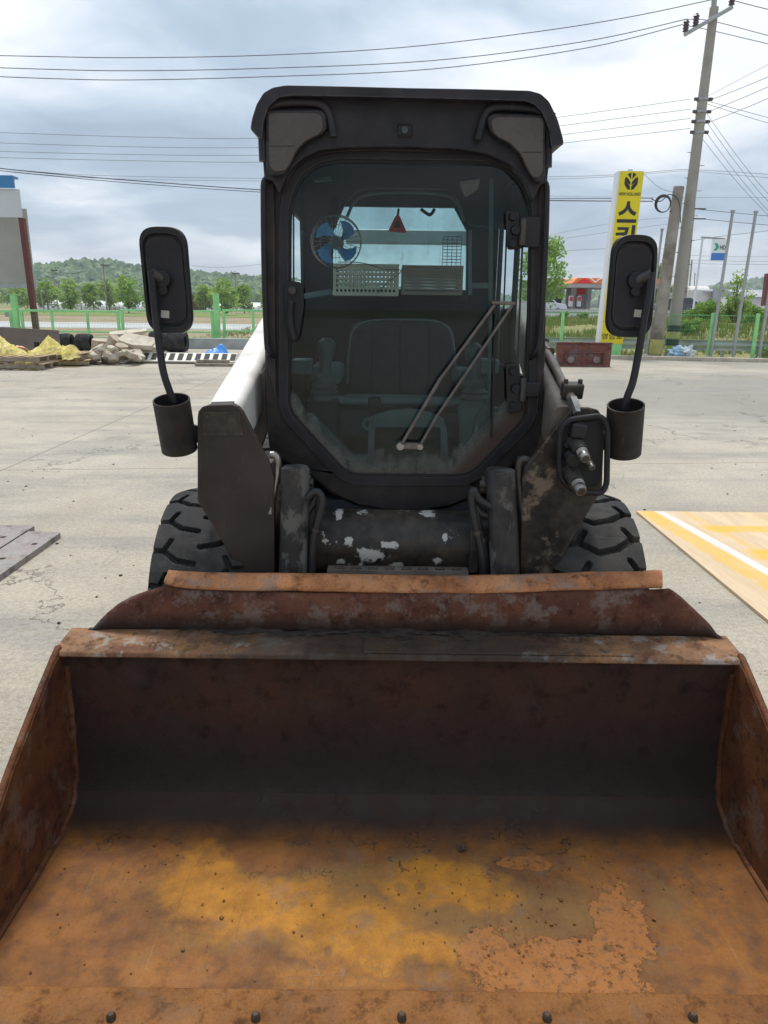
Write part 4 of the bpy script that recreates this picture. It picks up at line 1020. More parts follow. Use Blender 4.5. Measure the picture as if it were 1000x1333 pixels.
for k in range(4):
    a = b0.lerp(b1, .015+.022*k)
    if k % 2 == 0: MB().tube([a, b0.lerp(b1, .015+.022*k+.02)], .19, 20).build('warning_band', 'pole_paint_yellow', bp)
    else: MB().tube([a, b0.lerp(b1, .015+.022*k+.02)], .189, 20).build('warning_band', 'sign_black', bp)
op, o0, o1 = pole('old_pole', (852, 463), (884, 243), YP-.3, .20, .145, 'pole_old', 'shorter weathered pole with a coil of cable standing against the big concrete pole')
for k in range(5): MB().tube([o0.lerp(o1, .1+k*.19), o0.lerp(o1, .1+k*.19)+Vector((-.19, -.09, 0))], .012, 6).build('step_bolt', 'dark_steel', op)
MB().tube([o0.lerp(o1, .02), o0.lerp(o1, .11)], .205, 20).build('painted_band', 'pole_paint_yellow', op)
cc = at(864, 266, YP-.6); m = MB()
for k in range(4): m.tube([cc+Vector((cos(a/20*6.283)*(.19+.012*k), .02*k, sin(a/20*6.283)*(.20+.01*k)+.01*k)) for a in range(21)], .014, 6, cap=False)
m.build('cable_coil', 'wire_dark', op)
steel = [((842, 462), (862, 300), 22.3, .035, 'short grey steel tube just left of the old pole'),
         ((925, 464), (954, 276), 21.6, .045, 'tall grey steel tube left of its twin at the right side'),
         ((954, 466), (984, 277), 21.4, .045, 'tall grey steel tube right of its twin, in front of the cream wall'),
         ((988, 468), (1006, 350), 21.2, .04, 'steel tube at the very right edge of the picture')]
for pb, pt, Y, r_, lb in steel:
    t, a, b_ = pole('steel_tube', pb, pt, Y, r_, r_*.9, 'galv', lb, group='steel tubes along the fence', cat='steel post')
    MB().tube([b_, b_+Vector((0, 0, .05))], r_*1.35, 12).build('cap', 'galv', t); MB().box((a.x, a.y, .04), (.2, .2, .08)).build('footing', 'concrete_block', t, bevel=.01)
far_poles = [((891, 402), (904, 265), 62, .15, 'distant pole with two crossarms right behind the big concrete pole', 2, (905, 272, 12)),
             ((896, 400), (901, 338), 90, .11, 'thin far pole just right of the big concrete pole', 0, None),
             ((903, 400), (905, 355), 120, .1, 'thinnest far pole beside the white storage tank', 0, None),
             ((139, 398), (134, 342), 110, .13, 'far pole with small arms standing under the hill top', 1, (135, 345, 8)),
             ((75, 392), (68, 350), 130, .12, 'far pole left under the wooded hill', 1, (69, 352, 6)),
             ((56, 392), (52, 376), 100, .09, 'short far pole near the dark red column', 0, None),
             ((105, 392), (104, 380), 105, .08, 'short far lamp post between the field trees', 0, None),
             ((307, 396), (306, 353), 130, .13, 'far pole right of the tall green gate post', 1, (306, 356, 6)),
             ((324, 396), (325, 379), 120, .08, 'short far pole beside the white loader arm', 0, None)]
for pb, pt, Y, r_, lb, na, ar in far_poles:
    z0 = at(*pb, Y); t = thing('distant_pole', (z0.x, Y, -.2), lb, 'utility pole', 'distant poles'); zt_ = at(*pt, Y)
    MB().tube([(z0.x, Y, -.25), zt_], 0, 8, rs=[r_, r_*.7]).build('shaft', 'pole_old', t)
    for k in range(na):
        c = at(ar[0], ar[1]+k*13, Y); hw = ar[2]*Y/F
        MB().bar(c-Vector((hw*.45, .15, 0)), c+Vector((hw, -.15, 0)), .09 if Y < 80 else .14).build('crossarm', 'dark_steel', t)

# ---------------------------------------------------------------- overhead wires
def wire(pts, Y, r, label, mat='wire_dark', grp='overhead wires'):
    P = [at(x, y, Y if not isinstance(Y, (tuple, list)) else Y[0]+(Y[1]-Y[0])*i/(len(pts)-1)) for i, (x, y) in enumerate(pts)]
    MB().tube(smoothpath(P, 6) if len(P) > 2 else P, r, 5).build('overhead_wire', mat, label=label, cat='wire', group=grp, smooth=60)
wire([(-60, 71), (60, 73.5), (170, 75), (340, 72), (520, 62), (700, 41), (830, 20), (960, -8)], YP, .011, 'top one of three wires crossing the upper sky to the pole')
wire([(-60, 86), (60, 90), (170, 92), (340, 89), (560, 79), (760, 54), (893, 25)], YP, .011, 'second wire from the top crossing to the middle insulator')
wire([(-60, 97), (60, 102), (170, 104), (340, 100), (560, 90), (760, 63), (888, 32)], YP, .011, 'third wire from the top crossing to the lower insulator')
wire([(893, 25), (926, 27), (1000, 46), (1080, 66)], YP, .009, 'wire leaving the middle insulator to the right')
wire([(888, 32), (928, 40), (1000, 57), (1080, 76)], YP, .009, 'wire leaving the lower insulator to the right')
wire([(949, -1), (1000, 12), (1080, 30)], YP, .010, 'wire leaving the upper right insulator')
lw = [((-60, 171), (0, 172.5), (170, 178), (340, 180), (560, 172), (730, 152), (899, 129)), ((-60, 184), (0, 186), (170, 191), (340, 192), (560, 185), (735, 163), (899, 142)),
      ((-60, 195), (0, 197), (170, 201), (340, 202), (560, 196), (735, 175), (899, 154)), ((-60, 203), (0, 205), (170, 209), (340, 211), (560, 206), (735, 186), (899, 167))]
for k, l in enumerate(lw): wire(l, YP, .007, ['highest', 'second', 'third', 'lowest'][k]+' of four thin wires running behind the roof to the pole', 'wire_grey')
wire([(-60, 214), (0, 219), (120, 228), (340, 232), (560, 231), (720, 230), (808, 227), (880, 221), (905, 221), (960, 224), (1060, 231)], YP, .006, 'upper strand of the hooked messenger wire', 'wire_grey')
wire([(-60, 218), (0, 222), (120, 231.5), (340, 235.5), (560, 234.5), (720, 233), (808, 229), (880, 223), (905, 223), (960, 228), (1060, 236)], YP, .005, 'lower strand of the hooked messenger wire', 'wire_grey')
wire([(-60, 210), (0, 219), (100, 229), (200, 237), (340, 247), (560, 258), (720, 261), (850, 262)], YP, .013, 'upper heavy black cable sloping down from the left')
wire([(-60, 213), (0, 222), (100, 232), (200, 240.5), (340, 250), (560, 260), (720, 258.5), (850, 258)], YP, .009, 'lower heavy black cable close beneath its twin')
for k, (x1, y0, y1) in enumerate(((914, 129, 84), (915, 134, 100), (912, 150, 113), (911, 164, 128))):
    wire([(x1, y0), (1000, y1), (1080, y1-40)], YP, .008 if k else .005, ['highest', 'second', 'third', 'lowest'][k]+' wire rising from the pole to the right edge', 'wire_grey')
for k, (y0, y1) in enumerate(((131, 153), (135, 160))): wire([(920, y0), (1000, y1), (1080, y1+20)], YP, .007, ['upper', 'lower'][k]+' wire sloping gently down right from the pole', 'wire_grey')
for k, (x0, y0, x1, y1) in enumerate(((917, 143, 1000, 252), (914, 150, 1000, 262), (913, 163, 1000, 274), (911, 176, 1000, 280))):
    wire([(x0, y0), ((x0+x1)/2, (y0+y1)/2+4), (x1, y1), (1060, y1+60)], YP, .006, ['first', 'second', 'third', 'fourth'][k]+' from top of the wires dropping steeply to the right edge', 'wire_grey')
for k, (p, q_, r_) in enumerate((((905, 272), (1000, 281), .02), ((905, 284), (1000, 293), .02))): wire([p, q_, (1080, q_[1]+6)], 62, r_, ['upper', 'lower'][k]+' wire from the distant crossarm toward the right edge', 'wire_dark')
wire([(720, 305), (800, 290), (870, 283)], 60, .012, 'faint far wire rising behind the yellow sign', 'wire_grey'); wire([(722, 312), (800, 301), (880, 290)], 60, .012, 'second faint far wire rising behind the yellow sign', 'wire_grey')
wire([(720, 328), (780, 324), (870, 324)], 60, .018, 'dark far wire at the height of the right mirror', 'wire_grey')
wire([(885, 316), (950, 306), (1080, 292)], 60, .02, 'far cable rising to the right past the blue and white sign', 'wire_grey')
for k, y in enumerate((333, 339, 343)): wire([(895, y-1), (950, y+1), (1080, y+1)], 85, .016, ['upper', 'middle', 'lower'][k]+' of three faint level wires under the blue and white sign', 'wire_grey')
wire([(700, 255), (840, 257), (1000, 257)], YP, .004, 'faint level wire above the heavy cable', 'wire_grey')
wire([(838, 226), (858, 244), (876, 250)], YP-.4, .006, 'slack cable from the yellow sign top to the old pole', 'wire_grey')
wire([(848, 259), (860, 262), (872, 253), (884, 262), (886, 290)], YP-.5, .014, 'thick black cable dangling at the coil on the old pole')
wire([(250, 346), (290, 348), (350, 343)], 150, .03, 'faint wire hanging over the right end of the hill', 'wire_grey')
# ---------------------------------------------------------------- petrol station
gY = 60.0
def G(px, py, Y=gY): return at(px, py, Y)
gs = thing('petrol_station', (G(750, 398).x, gY, .75), 'petrol station with an orange and red canopy seen beyond the road', 'petrol station')
zc0, zc1 = G(760, 369).z, G(760, 361.5).z
x0, x1 = G(745, 366).x, G(860, 366).x
MB().prism([(x0, gY, zc0), (x1, gY, zc0), (x1, gY, zc1), (x0+.4, gY, zc1)], (0, 8, 0)).build('canopy', 'canopy_orange', gs, bevel=.02)
MB().prism([(G(750, 368).x, gY-.03, zc0+.03), (G(771, 368).x, gY-.03, zc0+.03), (G(766, 362).x, gY-.03, zc1-.15), (G(761, 361).x, gY-.03, zc1-.02), (G(756, 363).x, gY-.03, zc1-.18)], (0, .03, 0)).build('canopy_red_wave', 'canopy_red', gs)
m = MB(); m.tube([(G(x, y).x, gY-.05, G(x, y).z) for x, y in ((768, 361.6), (771, 364), (775, 367.5))], .05, 6); m.tube([(G(x, y).x, gY-.05, G(x, y).z) for x, y in ((775, 367.5), (779, 364), (785, 361.6))], .05, 6); m.build('canopy_white_line', 'canopy_white', gs)
MB().prism([(G(722, 371).x, gY, zc0-.02), (x1, gY, zc0-.02), (x1, gY, zc0-.3), (G(728, 374).x, gY, zc0-.3)], (0, 8, 0)).build('canopy_underside', 'wall_grey', gs)
for px in (754.5, 775, 800): MB().box((G(px, 385).x, gY+2, (zc0+.7)/2), (.35, .35, zc0-.7)).build('canopy_post', 'wall_grey', gs)
MB().box((G(722, 381).x, gY+6, G(722, 385).z), (2.9, 4, 2.6)).build('office', 'wall_tan', gs, bevel=.02)
MB().box((G(722, 376).x, gY+3.9, G(722, 377).z), (3.4, .15, .8)).build('office_fascia', 'wall_grey', gs)
MB().box((G(717, 388).x, gY+3.9, G(717, 391).z), (.9, .06, 1.0)).build('office_window', 'dark_glass', gs)
MB().box((G(741, 391).x, gY+3.9, G(741, 391).z), (.6, .06, 1.2)).build('office_door', 'dark_glass', gs)
MB().box((G(773, 388).x, gY+5, G(773, 388).z), (1.35, 3, 1.9)).build('shop', 'wall_white', gs)
for k in range(4): MB().box((G(768.5+k*3, 390).x, gY+3.46, G(773, 390).z), (.15, .05, 1.5)).build('shop_mullion', 'galv', gs)
MB().box((G(773, 390).x, gY+3.48, G(773, 391).z), (1.2, .03, 1.2)).build('shop_glass', 'dark_glass', gs)
MB().box((G(773, 378.5).x, gY+3.3, G(773, 378.5).z), (1.35, .2, .5)).build('shop_sign', 'canopy_orange', gs)
MB().box((G(770, 378.5).x, gY+3.18, G(770, 378.5).z), (.65, .04, .46)).build('shop_sign_panel', 'canopy_red', gs)
for k, px in enumerate((749, 760, 789)):
    m = thing('fuel_pump', (G(px, 392).x, gY+1.5, .7), ['left red and white fuel pump under the canopy', 'middle red and white fuel pump beside the canopy post', 'fuel pump behind the yellow sign'][k], 'fuel pump', 'fuel pumps')
    MB().box((G(px, 392).x, gY+1.5, G(px, 391).z-.05), (.30, .4, .85)).build('pump_body', 'canopy_white', m, bevel=.03); MB().box((G(px, 389).x, gY+1.28, G(px, 389).z), (.22, .04, .34)).build('pump_display', 'canopy_red', m)
MB().box((100, 64, .3), (190, 24, .8)).build('forecourt', 'far_road', kind='structure')
fg = thing('small_flag', (G(737, 372).x, gY+1, zc0), 'small red and white flag at the left end of the canopy', 'flag')
MB().tube([(G(736, 372).x, gY+1, zc0-.1), (G(736, 361).x, gY+1, G(736, 361).z)], .03, 6).build('flag_pole', 'galv', fg); MB().prism([(G(736, 361).x, gY+1, G(736, 361).z), (G(741, 364).x, gY+1, G(741, 364).z), (G(736, 367).x, gY+1, G(736, 367).z)], (0, .02, 0)).build('flag_cloth', 'canopy_red', fg)
MB().prism([(G(731, 384).x, 41.3, .82), (G(731, 384).x+.01, 41.3, .82), (G(731, 384).x+.01, 41.3, 1.6), (G(731, 384).x, 41.3, 1.6)], (0, .02, 0)).build('sign_stake', 'galv', label='thin stake of the small triangular road sign', cat='stake')
def car(px, py, Y, L, mat, label, zb, flip=1):
    c = at(px, py, Y); t = thing('parked_car', (c.x, Y, zb), label, 'car', 'cars far away')
    h = 1.45; pr = [(-.5, .18), (.5, .18), (.5, .42), (.47, .55), (.30, .62), (.18, .95), (-.22, 1.0), (-.40, .62), (-.5, .55)]
    MB().prism([(c.x+x*L*flip, Y, zb+.15+z*h*.9) for x, z in pr], (0, 1.7, 0)).build('body', mat, t, bevel=.05)
    MB().prism([(c.x+x*L*flip, Y-.01, zb+.15+z*h*.9) for x, z in ((.26, .64), (.16, .9), (-.20, .94), (-.35, .64))], (0, .01, 0)).build('side_window', 'dark_glass', t)
    for s in (-.32, .32): MB().tube([(c.x+s*L, Y-.02, zb+.3), (c.x+s*L, Y+.2, zb+.3)], .3, 14).build('wheel', 'rubber_black', t)
car(705, 394, 57, 3.9, 'car_silver', 'silver car parked left of the petrol station office', .72)
car(884, 391, 57, 4.2, 'car_dark', 'dark car parked beside the white storage tank', .72, -1)
# ---------------------------------------------------------------- blue and white HD sign, tank, buildings at right
hd = thing('hanging_sign', (G(914, 392, 50).x, 50, .7), 'square white and blue sign with a green chevron on a slim mast', 'sign')
a = at(912, 392, 50); b_ = at(921, 310, 50)
MB().tube([(b_.x-.35, 50, .6), (b_.x-.3, 50, b_.z)], .07, 8).build('mast', 'fascia_white', hd)
MB().bar((b_.x-.4, 50, at(921, 309, 50).z), (at(944, 311, 50).x, 50, at(944, 311, 50).z), .10).build('top_arm', 'wall_grey', hd)
w0, w1 = at(926, 325, 50).x, at(945, 325, 50).x; zA, zB, zC = at(935, 311.5, 50).z, at(935, 329.5, 50).z, at(935, 339, 50).z
MB().box(((w0+w1)/2, 50, (zA+zC)/2), (w1-w0, .22, zA-zC)).build('sign_box', 'sign_white', hd, bevel=.01)
MB().box(((w0+w1)/2, 49.87, (zB+zC)/2), (w1-w0, .02, zB-zC)).build('blue_panel', 'sign_blue', hd)
cc = Vector((w0+.27, 49.87, (zA+zB)/2-.05))
MB().prism([cc+Vector(q_) for q_ in ((-.16, 0, .22), (.04, 0, .22), (.17, 0, 0), (.04, 0, -.22), (-.16, 0, -.22), (-.02, 0, 0))], (0, .02, 0)).build('chevron', 'sign_green', hd)
text_mesh('HD', .26, .36, 'sign_black', hd, (w0+.68, 49.88, (zA+zB)/2-.08), .01, bold=.01)
tk = thing('storage_tank', (at(905, 385, 70).x, 70, .7), 'white rounded storage tank among the bushes at the right', 'tank')
ta, tb = at(890, 386, 70), at(922, 386, 70); ta.z = tb.z = 2.1
MB().tube([ta, ta+Vector((.25, 0, 0)), tb-Vector((.25, 0, 0)), tb], 0, 24, rs=[.7, 1.25, 1.25, .7]).build('tank_shell', 'wall_white', tk, smooth=60)
for f in (.2, .8): MB().box((ta.x+(tb.x-ta.x)*f, 70, .85), (.25, 1.6, .6)).build('saddle', 'wall_grey', tk)
wb = thing('white_building', (at(990, 400, 48).x+3, 48, .7), 'cream walled building with a grey ribbed roof at the right edge', 'building')
wx = at(970, 400, 48).x; wt = at(985, 386, 48).z
MB().box((wx+6, 50, (wt+.4)/2), (12, 4, wt-.4)).build('wall', 'wall_white', wb)
for k in range(12):
    MB().prism([(wx-.3+k*1.05, 47.7, wt-.02), (wx+.73+k*1.05, 47.7, wt-.02), (wx+.73+k*1.05, 50.5, at(985, 377, 50).z), (wx-.3+k*1.05, 50.5, at(985, 377, 50).z)], (0, 0, -.09)).build('roof_sheet', 'roof_grey', wb)
b3 = thing('grey_shed', (at(930, 398, 62).x, 62, .7), 'low pale shed with a grey wall behind the bushes', 'shed')
MB().box((at(932, 390, 62).x, 64, at(932, 388, 62).z-.7), (4.2, 4, 2.6)).build('wall', 'wall_white', b3); MB().box((at(950, 388, 60).x, 61.5, at(950, 386, 60).z-.4), (1.4, .3, 2.4)).build('side_wall', 'roof_grey', b3)
MB().prism([(at(915, 382, 62).x, 61.7, at(932, 379, 62).z), (at(948, 382, 62).x, 61.7, at(932, 379, 62).z), (at(948, 382, 62).x, 64, at(932, 376, 62).z), (at(915, 382, 62).x, 64, at(932, 376, 62).z)], (0, 0, -.1)).build('roof', 'roof_grey', b3)
MB().bar(at(996, 398, 46), at(1001, 356, 46), .35).build('red_mast', 'oxide_red', label='dark red mast at the right edge in front of the roof', cat='mast')
# plastic bags at the pole foot
for k, (px, w_, mt_, lb) in enumerate(((876, .30, 'bag_blue', 'pale blue plastic bag by the foot of the big concrete pole'), (888, .32, 'bag_white', 'white plastic bag slumped right of the pale blue one'))):
    c = gz(px, 467); MB().ico((c.x, c.y-.25, w_*.55), w_*.62, 5+k, .45, 4, (1.15, .9, .95), 2.6).build('plastic_bag', mt_, label=lb, cat='bag', group='plastic bags at the pole', smooth=35)
m = MB(); rnd = random.Random(4)
for i in range(7):
    c = gz(978+i*3, 466); m.tube([(c.x, c.y, 0), (c.x+rnd.uniform(.1, .4), c.y, rnd.uniform(.15, .35))], .012, 5)
m.build('dead_branches', 'bark', label='dead dark twigs sticking up at the kerb by the right edge', cat='branches')
# greenhouses and low buildings far left
for k, (px0, px1, Y) in enumerate(((52, 100, 135), (104, 150, 140), (150, 190, 132), (250, 345, 150))):
    a, b_ = at(px0, 392, Y), at(px1, 392, Y); t = thing('greenhouse', (a.x, Y, -.2), ['leftmost long white greenhouse below the field trees', 'second long white greenhouse below the hill top', 'white greenhouse left of the left mirror', 'long white greenhouse right of the tall green gate post'][k], 'greenhouse', 'greenhouses across the fields')
    ht = 1.55
    pf = [(cos(pi*j/10), sin(pi*j/10)) for j in range(11)]
    MB().prism([(a.x, Y+q_[0]*3, -.2+q_[1]*ht+ .1) for q_ in pf], (b_.x-a.x, 0, 0)).build('film_cover', 'greenhouse', t, smooth=60)
    for j in range(8): MB().box((a.x+(b_.x-a.x)*(j+.5)/8, Y-3.02, .25), (.08, .06, .9)).build('hoop', 'wall_grey', t)
MB().box((at(258, 388, 128).x, 128, .9), (2.2, 2, 2.2)).prism([(at(258, 388, 128).x-1.3, 126.8, 2.0), (at(258, 388, 128).x+1.3, 126.8, 2.0), (at(258, 388, 128).x, 126.8, 2.9)], (0, 2.4, 0)).build('farm_hut', 'oxide_red', label='tiny red farm hut beyond the field right of the mirror', cat='hut')
# ---------------------------------------------------------------- plywood and steel plates on the yard
ply = MB(); px_, py_ = gz(826, 668), gz(1000, 812)
plx = gz(1000, 812).x; ply0 = px_.y-2.44
def plyf(): 
    m = MB(); m.prism([(plx, ply0, .002), (plx+1.22, ply0, .002), (plx+1.22, px_.y, .002), (plx, px_.y, .002)], (0, 0, .016)); return m
plyf().build('plywood_sheet', 'plywood', org=(plx, ply0, 0), label='plywood sheet with yellow and white painted stripes lying on the concrete at the right', cat='plywood', smooth=0, bevel=.0015)
sp_a = gz(81, 699); sp_b = gz(0, 753)
def steel_plate(x1, y1, w_, L, label, holes, z=.0, rz=0.0):
    h = .035; x0 = x1-w_; y0 = y1-L
    loop = [(x1, y1-.02, z), (x1-.02, y1, z), (x0, y1, z), (x0, y0, z), (x1, y0, z)]
    hs = [[(cx_+r_*cos(2*pi*k/14), cy_+r_*sin(2*pi*k/14), z) for k in range(14)] for cx_, cy_, r_ in holes]
    MB().prism(loop, (0, 0, h), hs).build('steel_plate', 'rust_plate', org=((x0+x1)/2, (y0+y1)/2, z), label=label, cat='steel plate', group='steel plates lying on the concrete', smooth=0, bevel=.002)
hA = gz(45, 708, .035); hB = gz(8, 727, .035); hC = gz(4, 699, .035)
steel_plate(sp_a.x, sp_a.y, .21, 1.5, 'near steel plate with a bolt hole lying at the left edge', [(hA.x, hA.y, .018), (hB.x-.02, hB.y, .018), (hA.x, hA.y-.9, .018)])
steel_plate(sp_a.x-.225, gz(47, 690).y, .24, 1.5, 'far steel plate lying parallel behind the near one at the left edge', [(hC.x, hC.y, .018), (hC.x, hC.y-.8, .018)])
# a few loose pebbles and chips
rnd = random.Random(5); m = MB()
for i in range(260):
    y = rnd.uniform(3, 16); x = rnd.uniform(-1, 1)*y*.55; r_ = rnd.uniform(.003, .011)
    m.ico((x, y, r_*.3), r_, i, .3, 1, (1, 1, .6))
m.build('grit', 'slot_dark', org=(0, 0, 0), kind='stuff')
# ================================================================ the skid steer loader
LO = thing('skid_steer_loader', (X0, 2.3, 0), 'black and brown skid steer loader with a wide rusty bucket facing the camera', 'loader')
def q(px, py, Y): return at(px, py, Y)
def loopq(pts, Y): return [at(x, y, Y) for x, y in pts]
# ---- bucket
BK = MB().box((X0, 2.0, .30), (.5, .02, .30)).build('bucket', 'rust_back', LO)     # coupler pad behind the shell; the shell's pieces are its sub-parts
ORG['bucket'] = ORG[LO.name]
HW = .922
def bpart(m, name, mat, **k):
    o = m.build(name, mat, BK, **k); return o
prof = [(1.205, .022), (1.60, .024), (1.69, .031), (1.745, .050), (1.782, .085), (1.802, .14), (1.810, .22), (1.813, .32), (1.814, .41), (1.815, .496)]
def offs(p, d):
    out = []
    for i, a in enumerate(p):
        b0_, b1_ = p[max(i-1, 0)], p[min(i+1, len(p)-1)]; t = Vector((b1_[0]-b0_[0], b1_[1]-b0_[1])).normalized(); out.append((a[0]+t.y*d, a[1]-t.x*d))
    return out
ps_ = [(v.y, v.z) for v in smoothpath([(0, y, z) for y, z in prof], 4)]
def shell(a, b_, name, mat, th=.012):
    seg = ps_[a:b_]; o_ = offs(ps_, th)[a:b_]
    loop = [(X0-HW, y, z) for y, z in seg]+[(X0-HW, y, z) for y, z in reversed(o_)]
    m = MB(); k = len(seg)
    nx = 2
    for i in range(k-1):
        for (A_, B_) in ((seg, 0), (o_, 1)):
            y0, z0 = A_[i]; y1, z1 = A_[i+1]
            m.add([(X0-HW, y0, z0), (X0+HW, y0, z0), (X0+HW, y1, z1), (X0-HW, y1, z1)], [(0, 1, 2, 3)])
    for e in (0, k-1):
        m.add([(X0-HW, *seg[e]), (X0+HW, *seg[e]), (X0+HW, *o_[e]), (X0-HW, *o_[e])], [(0, 1, 2, 3)])
    return m
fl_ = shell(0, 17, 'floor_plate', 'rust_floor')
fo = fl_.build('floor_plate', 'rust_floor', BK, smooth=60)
# floor texture space: origin at the middle of the cutting edge seam
fo.data.transform(Matrix.Translation(Vector((0, 2.3-1.205, 0)))); fo.location = (0, -(2.3-1.205), 0)
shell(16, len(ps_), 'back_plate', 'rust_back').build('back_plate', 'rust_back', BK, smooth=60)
# rim: flat top bar of the bucket
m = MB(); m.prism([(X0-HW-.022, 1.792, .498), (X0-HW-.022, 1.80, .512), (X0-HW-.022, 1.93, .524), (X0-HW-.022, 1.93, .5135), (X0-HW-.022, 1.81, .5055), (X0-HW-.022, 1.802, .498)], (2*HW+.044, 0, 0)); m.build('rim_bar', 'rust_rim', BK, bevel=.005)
# caked soil in the angle between the rim and the spill guard
def soil(u, v):
    x = -.60+1.25*u; e = sin(pi*u)**.4; n_ = mn.noise(Vector((x*9, v*2, 3)))+.6*mn.noise(Vector((x*31, v*5, 8)))
    wd = (.030+.030*n_)*e; hh_ = max(0, (.014+.016*n_))*e
    return (x, 1.924-max(.002, wd)*v, .5235-.008*v*.1+hh_*(1-v)**1.3-.002)
MB().grid(soil, 220, 8).build('caked_soil', 'soil_dark', BK, smooth=60)
m = MB() ; 0 and m.prism([(X0-.40, 1.812, .512), (X0-.40, 1.812, .520), (X0-.40, 1.90, .5285), (X0-.40, 1.90, .52)], (.36, 0, 0)); 
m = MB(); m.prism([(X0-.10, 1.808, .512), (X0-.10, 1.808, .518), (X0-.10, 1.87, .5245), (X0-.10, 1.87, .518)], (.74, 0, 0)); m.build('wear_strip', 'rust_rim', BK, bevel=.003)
# weld beads
m = MB(); rnd = random.Random(3)
for s in (-1, 1):
    x = X0+s*(HW-.004); m = MB(); m.tube([(x+rnd.gauss(0, .0012), y, z+.003+rnd.gauss(0, .0012)) for y, z in ps_[:-2:1]], .008, 6); m.build('weld_bead', 'rust_side', BK, smooth=60)
# cutting edge with bolts
m = MB(); m.prism([(X0-HW-.03, 1.206, .018), (X0-HW-.03, 1.206, .037), (X0-HW-.03, 1.0, .037), (X0-HW-.03, .955, .018)], (2*HW+.06, 0, 0)); m.build('cutting_edge', 'rust_edge', BK, bevel=.003)
for px in (-46, 145, 333, 523, 712, 902, 1092):
    c = gz(px, 1326, .037); MB().tube([(c.x, c.y, .034), (c.x, c.y, .045), (c.x, c.y, .051)], 0, 12, rs=[.0098, .0094, .0055]).build('plow_bolt', 'bolt_rust', BK)
# loose rust flakes and grit lying on the floor plate, one larger lump near the back
m = MB(); rf_ = random.Random(21)
for i in range(300):
    t_ = rf_.random(); y = 1.22+.50*t_**.6; x = X0+rf_.uniform(-.88, .88) if i % 2 else X0+rf_.gauss(.30, .16)
    if abs(x-X0) > .88: continue
    s_ = rf_.uniform(.0010, .0038)*(1 if i % 9 else 1.5); a_ = rf_.random()*6.28; zf_ = .0245+max(0, y-1.6)*.06
    pts_ = [Vector((x+cos(a_+k*1.257)*s_*rf_.uniform(.6, 1.2), y+sin(a_+k*1.257)*s_*rf_.uniform(.6, 1.2), zf_+rf_.uniform(0, s_*.5))) for k in range(5)]
    m.prism(pts_, (0, 0, s_*.3))
m.build('rust_flakes', 'rust_edge', BK, kind='stuff', smooth=0)
c = gz(601, 1103, .034); MB().ico((c.x, c.y, .036), .011, 3, .5, 3, (1.1, .9, .7), 2.5).build('rust_lump', 'bolt_rust', BK, smooth=40)
# side plates with a thick front rim
sidep = [(1.93, .512), (1.815, .504), (1.775, .500), (1.50, .35), (1.25, .175), (1.09, .07), (1.02, .018), (1.60, .014), (1.73, .025), (1.86, .085), (1.945, .20), (1.958, .31), (1.945, .50)]
for s in (-1, 1):
    x = X0+s*(HW+.001)
    pts = fillet([(x, y, z) for y, z in sidep], [0, .03, .03]+[0]*10, 3)
    MB().prism(pts, (s*.016, 0, 0)).build('side_plate', 'rust_side', BK, bevel=.003)
    m = MB(); fr = [(1.815, .512), (1.782, .505), (1.50, .352), (1.25, .178), (1.09, .072), (1.03, .03)]
    for a, b_ in zip(fr, fr[1:]):
        pass
    P3 = smoothpath([(x+s*.021, y, z-.004) for y, z in fr], 4)
    lo = [p+Vector((s*-.002, -.006, .006)) for p in P3]
    m.tube([p+Vector((-s*.010, 0, 0)) for p in P3], .0095, 8); m.build('side_edge_bar', 'rust_side', BK, smooth=60)
    MB().prism([(x+s*.018, 1.93, .02), (x+s*.018, 1.55, .02), (x+s*.018, 1.55, .16), (x+s*.018, 1.93, .19)], (s*.012, 0, 0)).build('side_wear_plate', 'rust_side', BK, bevel=.003)
# spill guard
Yg0, Yg1, Yg2 = 1.926, 1.932, 1.978
gl = [(118, 825), (128, 812), (141, 798), (155, 786), (172, 776), (192, 769), (216, 762)]
gr_ = [(862, 767), (872, 766), (885, 776), (905, 795), (922, 812), (936, 832)]
mid = [(245, 768), (300, 770), (420, 771.5), (560, 771.5), (700, 769.5), (800, 768)]
top = gl+mid+gr_
Gl = [at(x, y, Yg0+(Yg1-Yg0)*min(1, (830-y)/60)) for x, y in top]
base_l = at(118, 826, Yg0); base_r = at(938, 833, Yg0)
nb_ = 24; bl = [Vector((Gl[0].x+(Gl[-1].x-Gl[0].x)*k/nb_, Yg0, .519)) for k in range(nb_+1)]
m = MB()
# face as a strip with fine columns, slightly wavy
def topz(x):
    for a, b_ in zip(Gl, Gl[1:]):
        if a.x <= x <= b_.x or a.x >= x >= b_.x: t = (x-a.x)/max(1e-6, b_.x-a.x); return a.lerp(b_, t)
    return Gl[0] if x < Gl[0].x else Gl[-1]
def gface(u, v):
    x = Gl[0].x+(Gl[-1].x-Gl[0].x)*u; T = topz(x); z = .521+(T.z-.521)*v
    return (x, Yg0+(T.y-Yg0)*v-.012*sin(pi*v)+.003*mn.noise(Vector((x*3, z*5, 1))), max(z, .521))
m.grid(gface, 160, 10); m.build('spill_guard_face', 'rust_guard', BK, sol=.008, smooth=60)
lt = [(220, 744), (232, 745), (300, 747), (400, 749), (530, 749.5), (640, 749), (740, 748), (820, 746.5), (852, 744.5), (861, 745)]
lb = [(214, 757), (229, 764), (300, 768.5), (400, 770.5), (530, 771.5), (640, 771), (740, 769.5), (820, 767.5), (852, 766), (862, 766)]
LT = smoothpath([at(x, y, Yg2) for x, y in lt], 8); LB = smoothpath([at(x, y, Yg1-.004) for x, y in lb], 8)
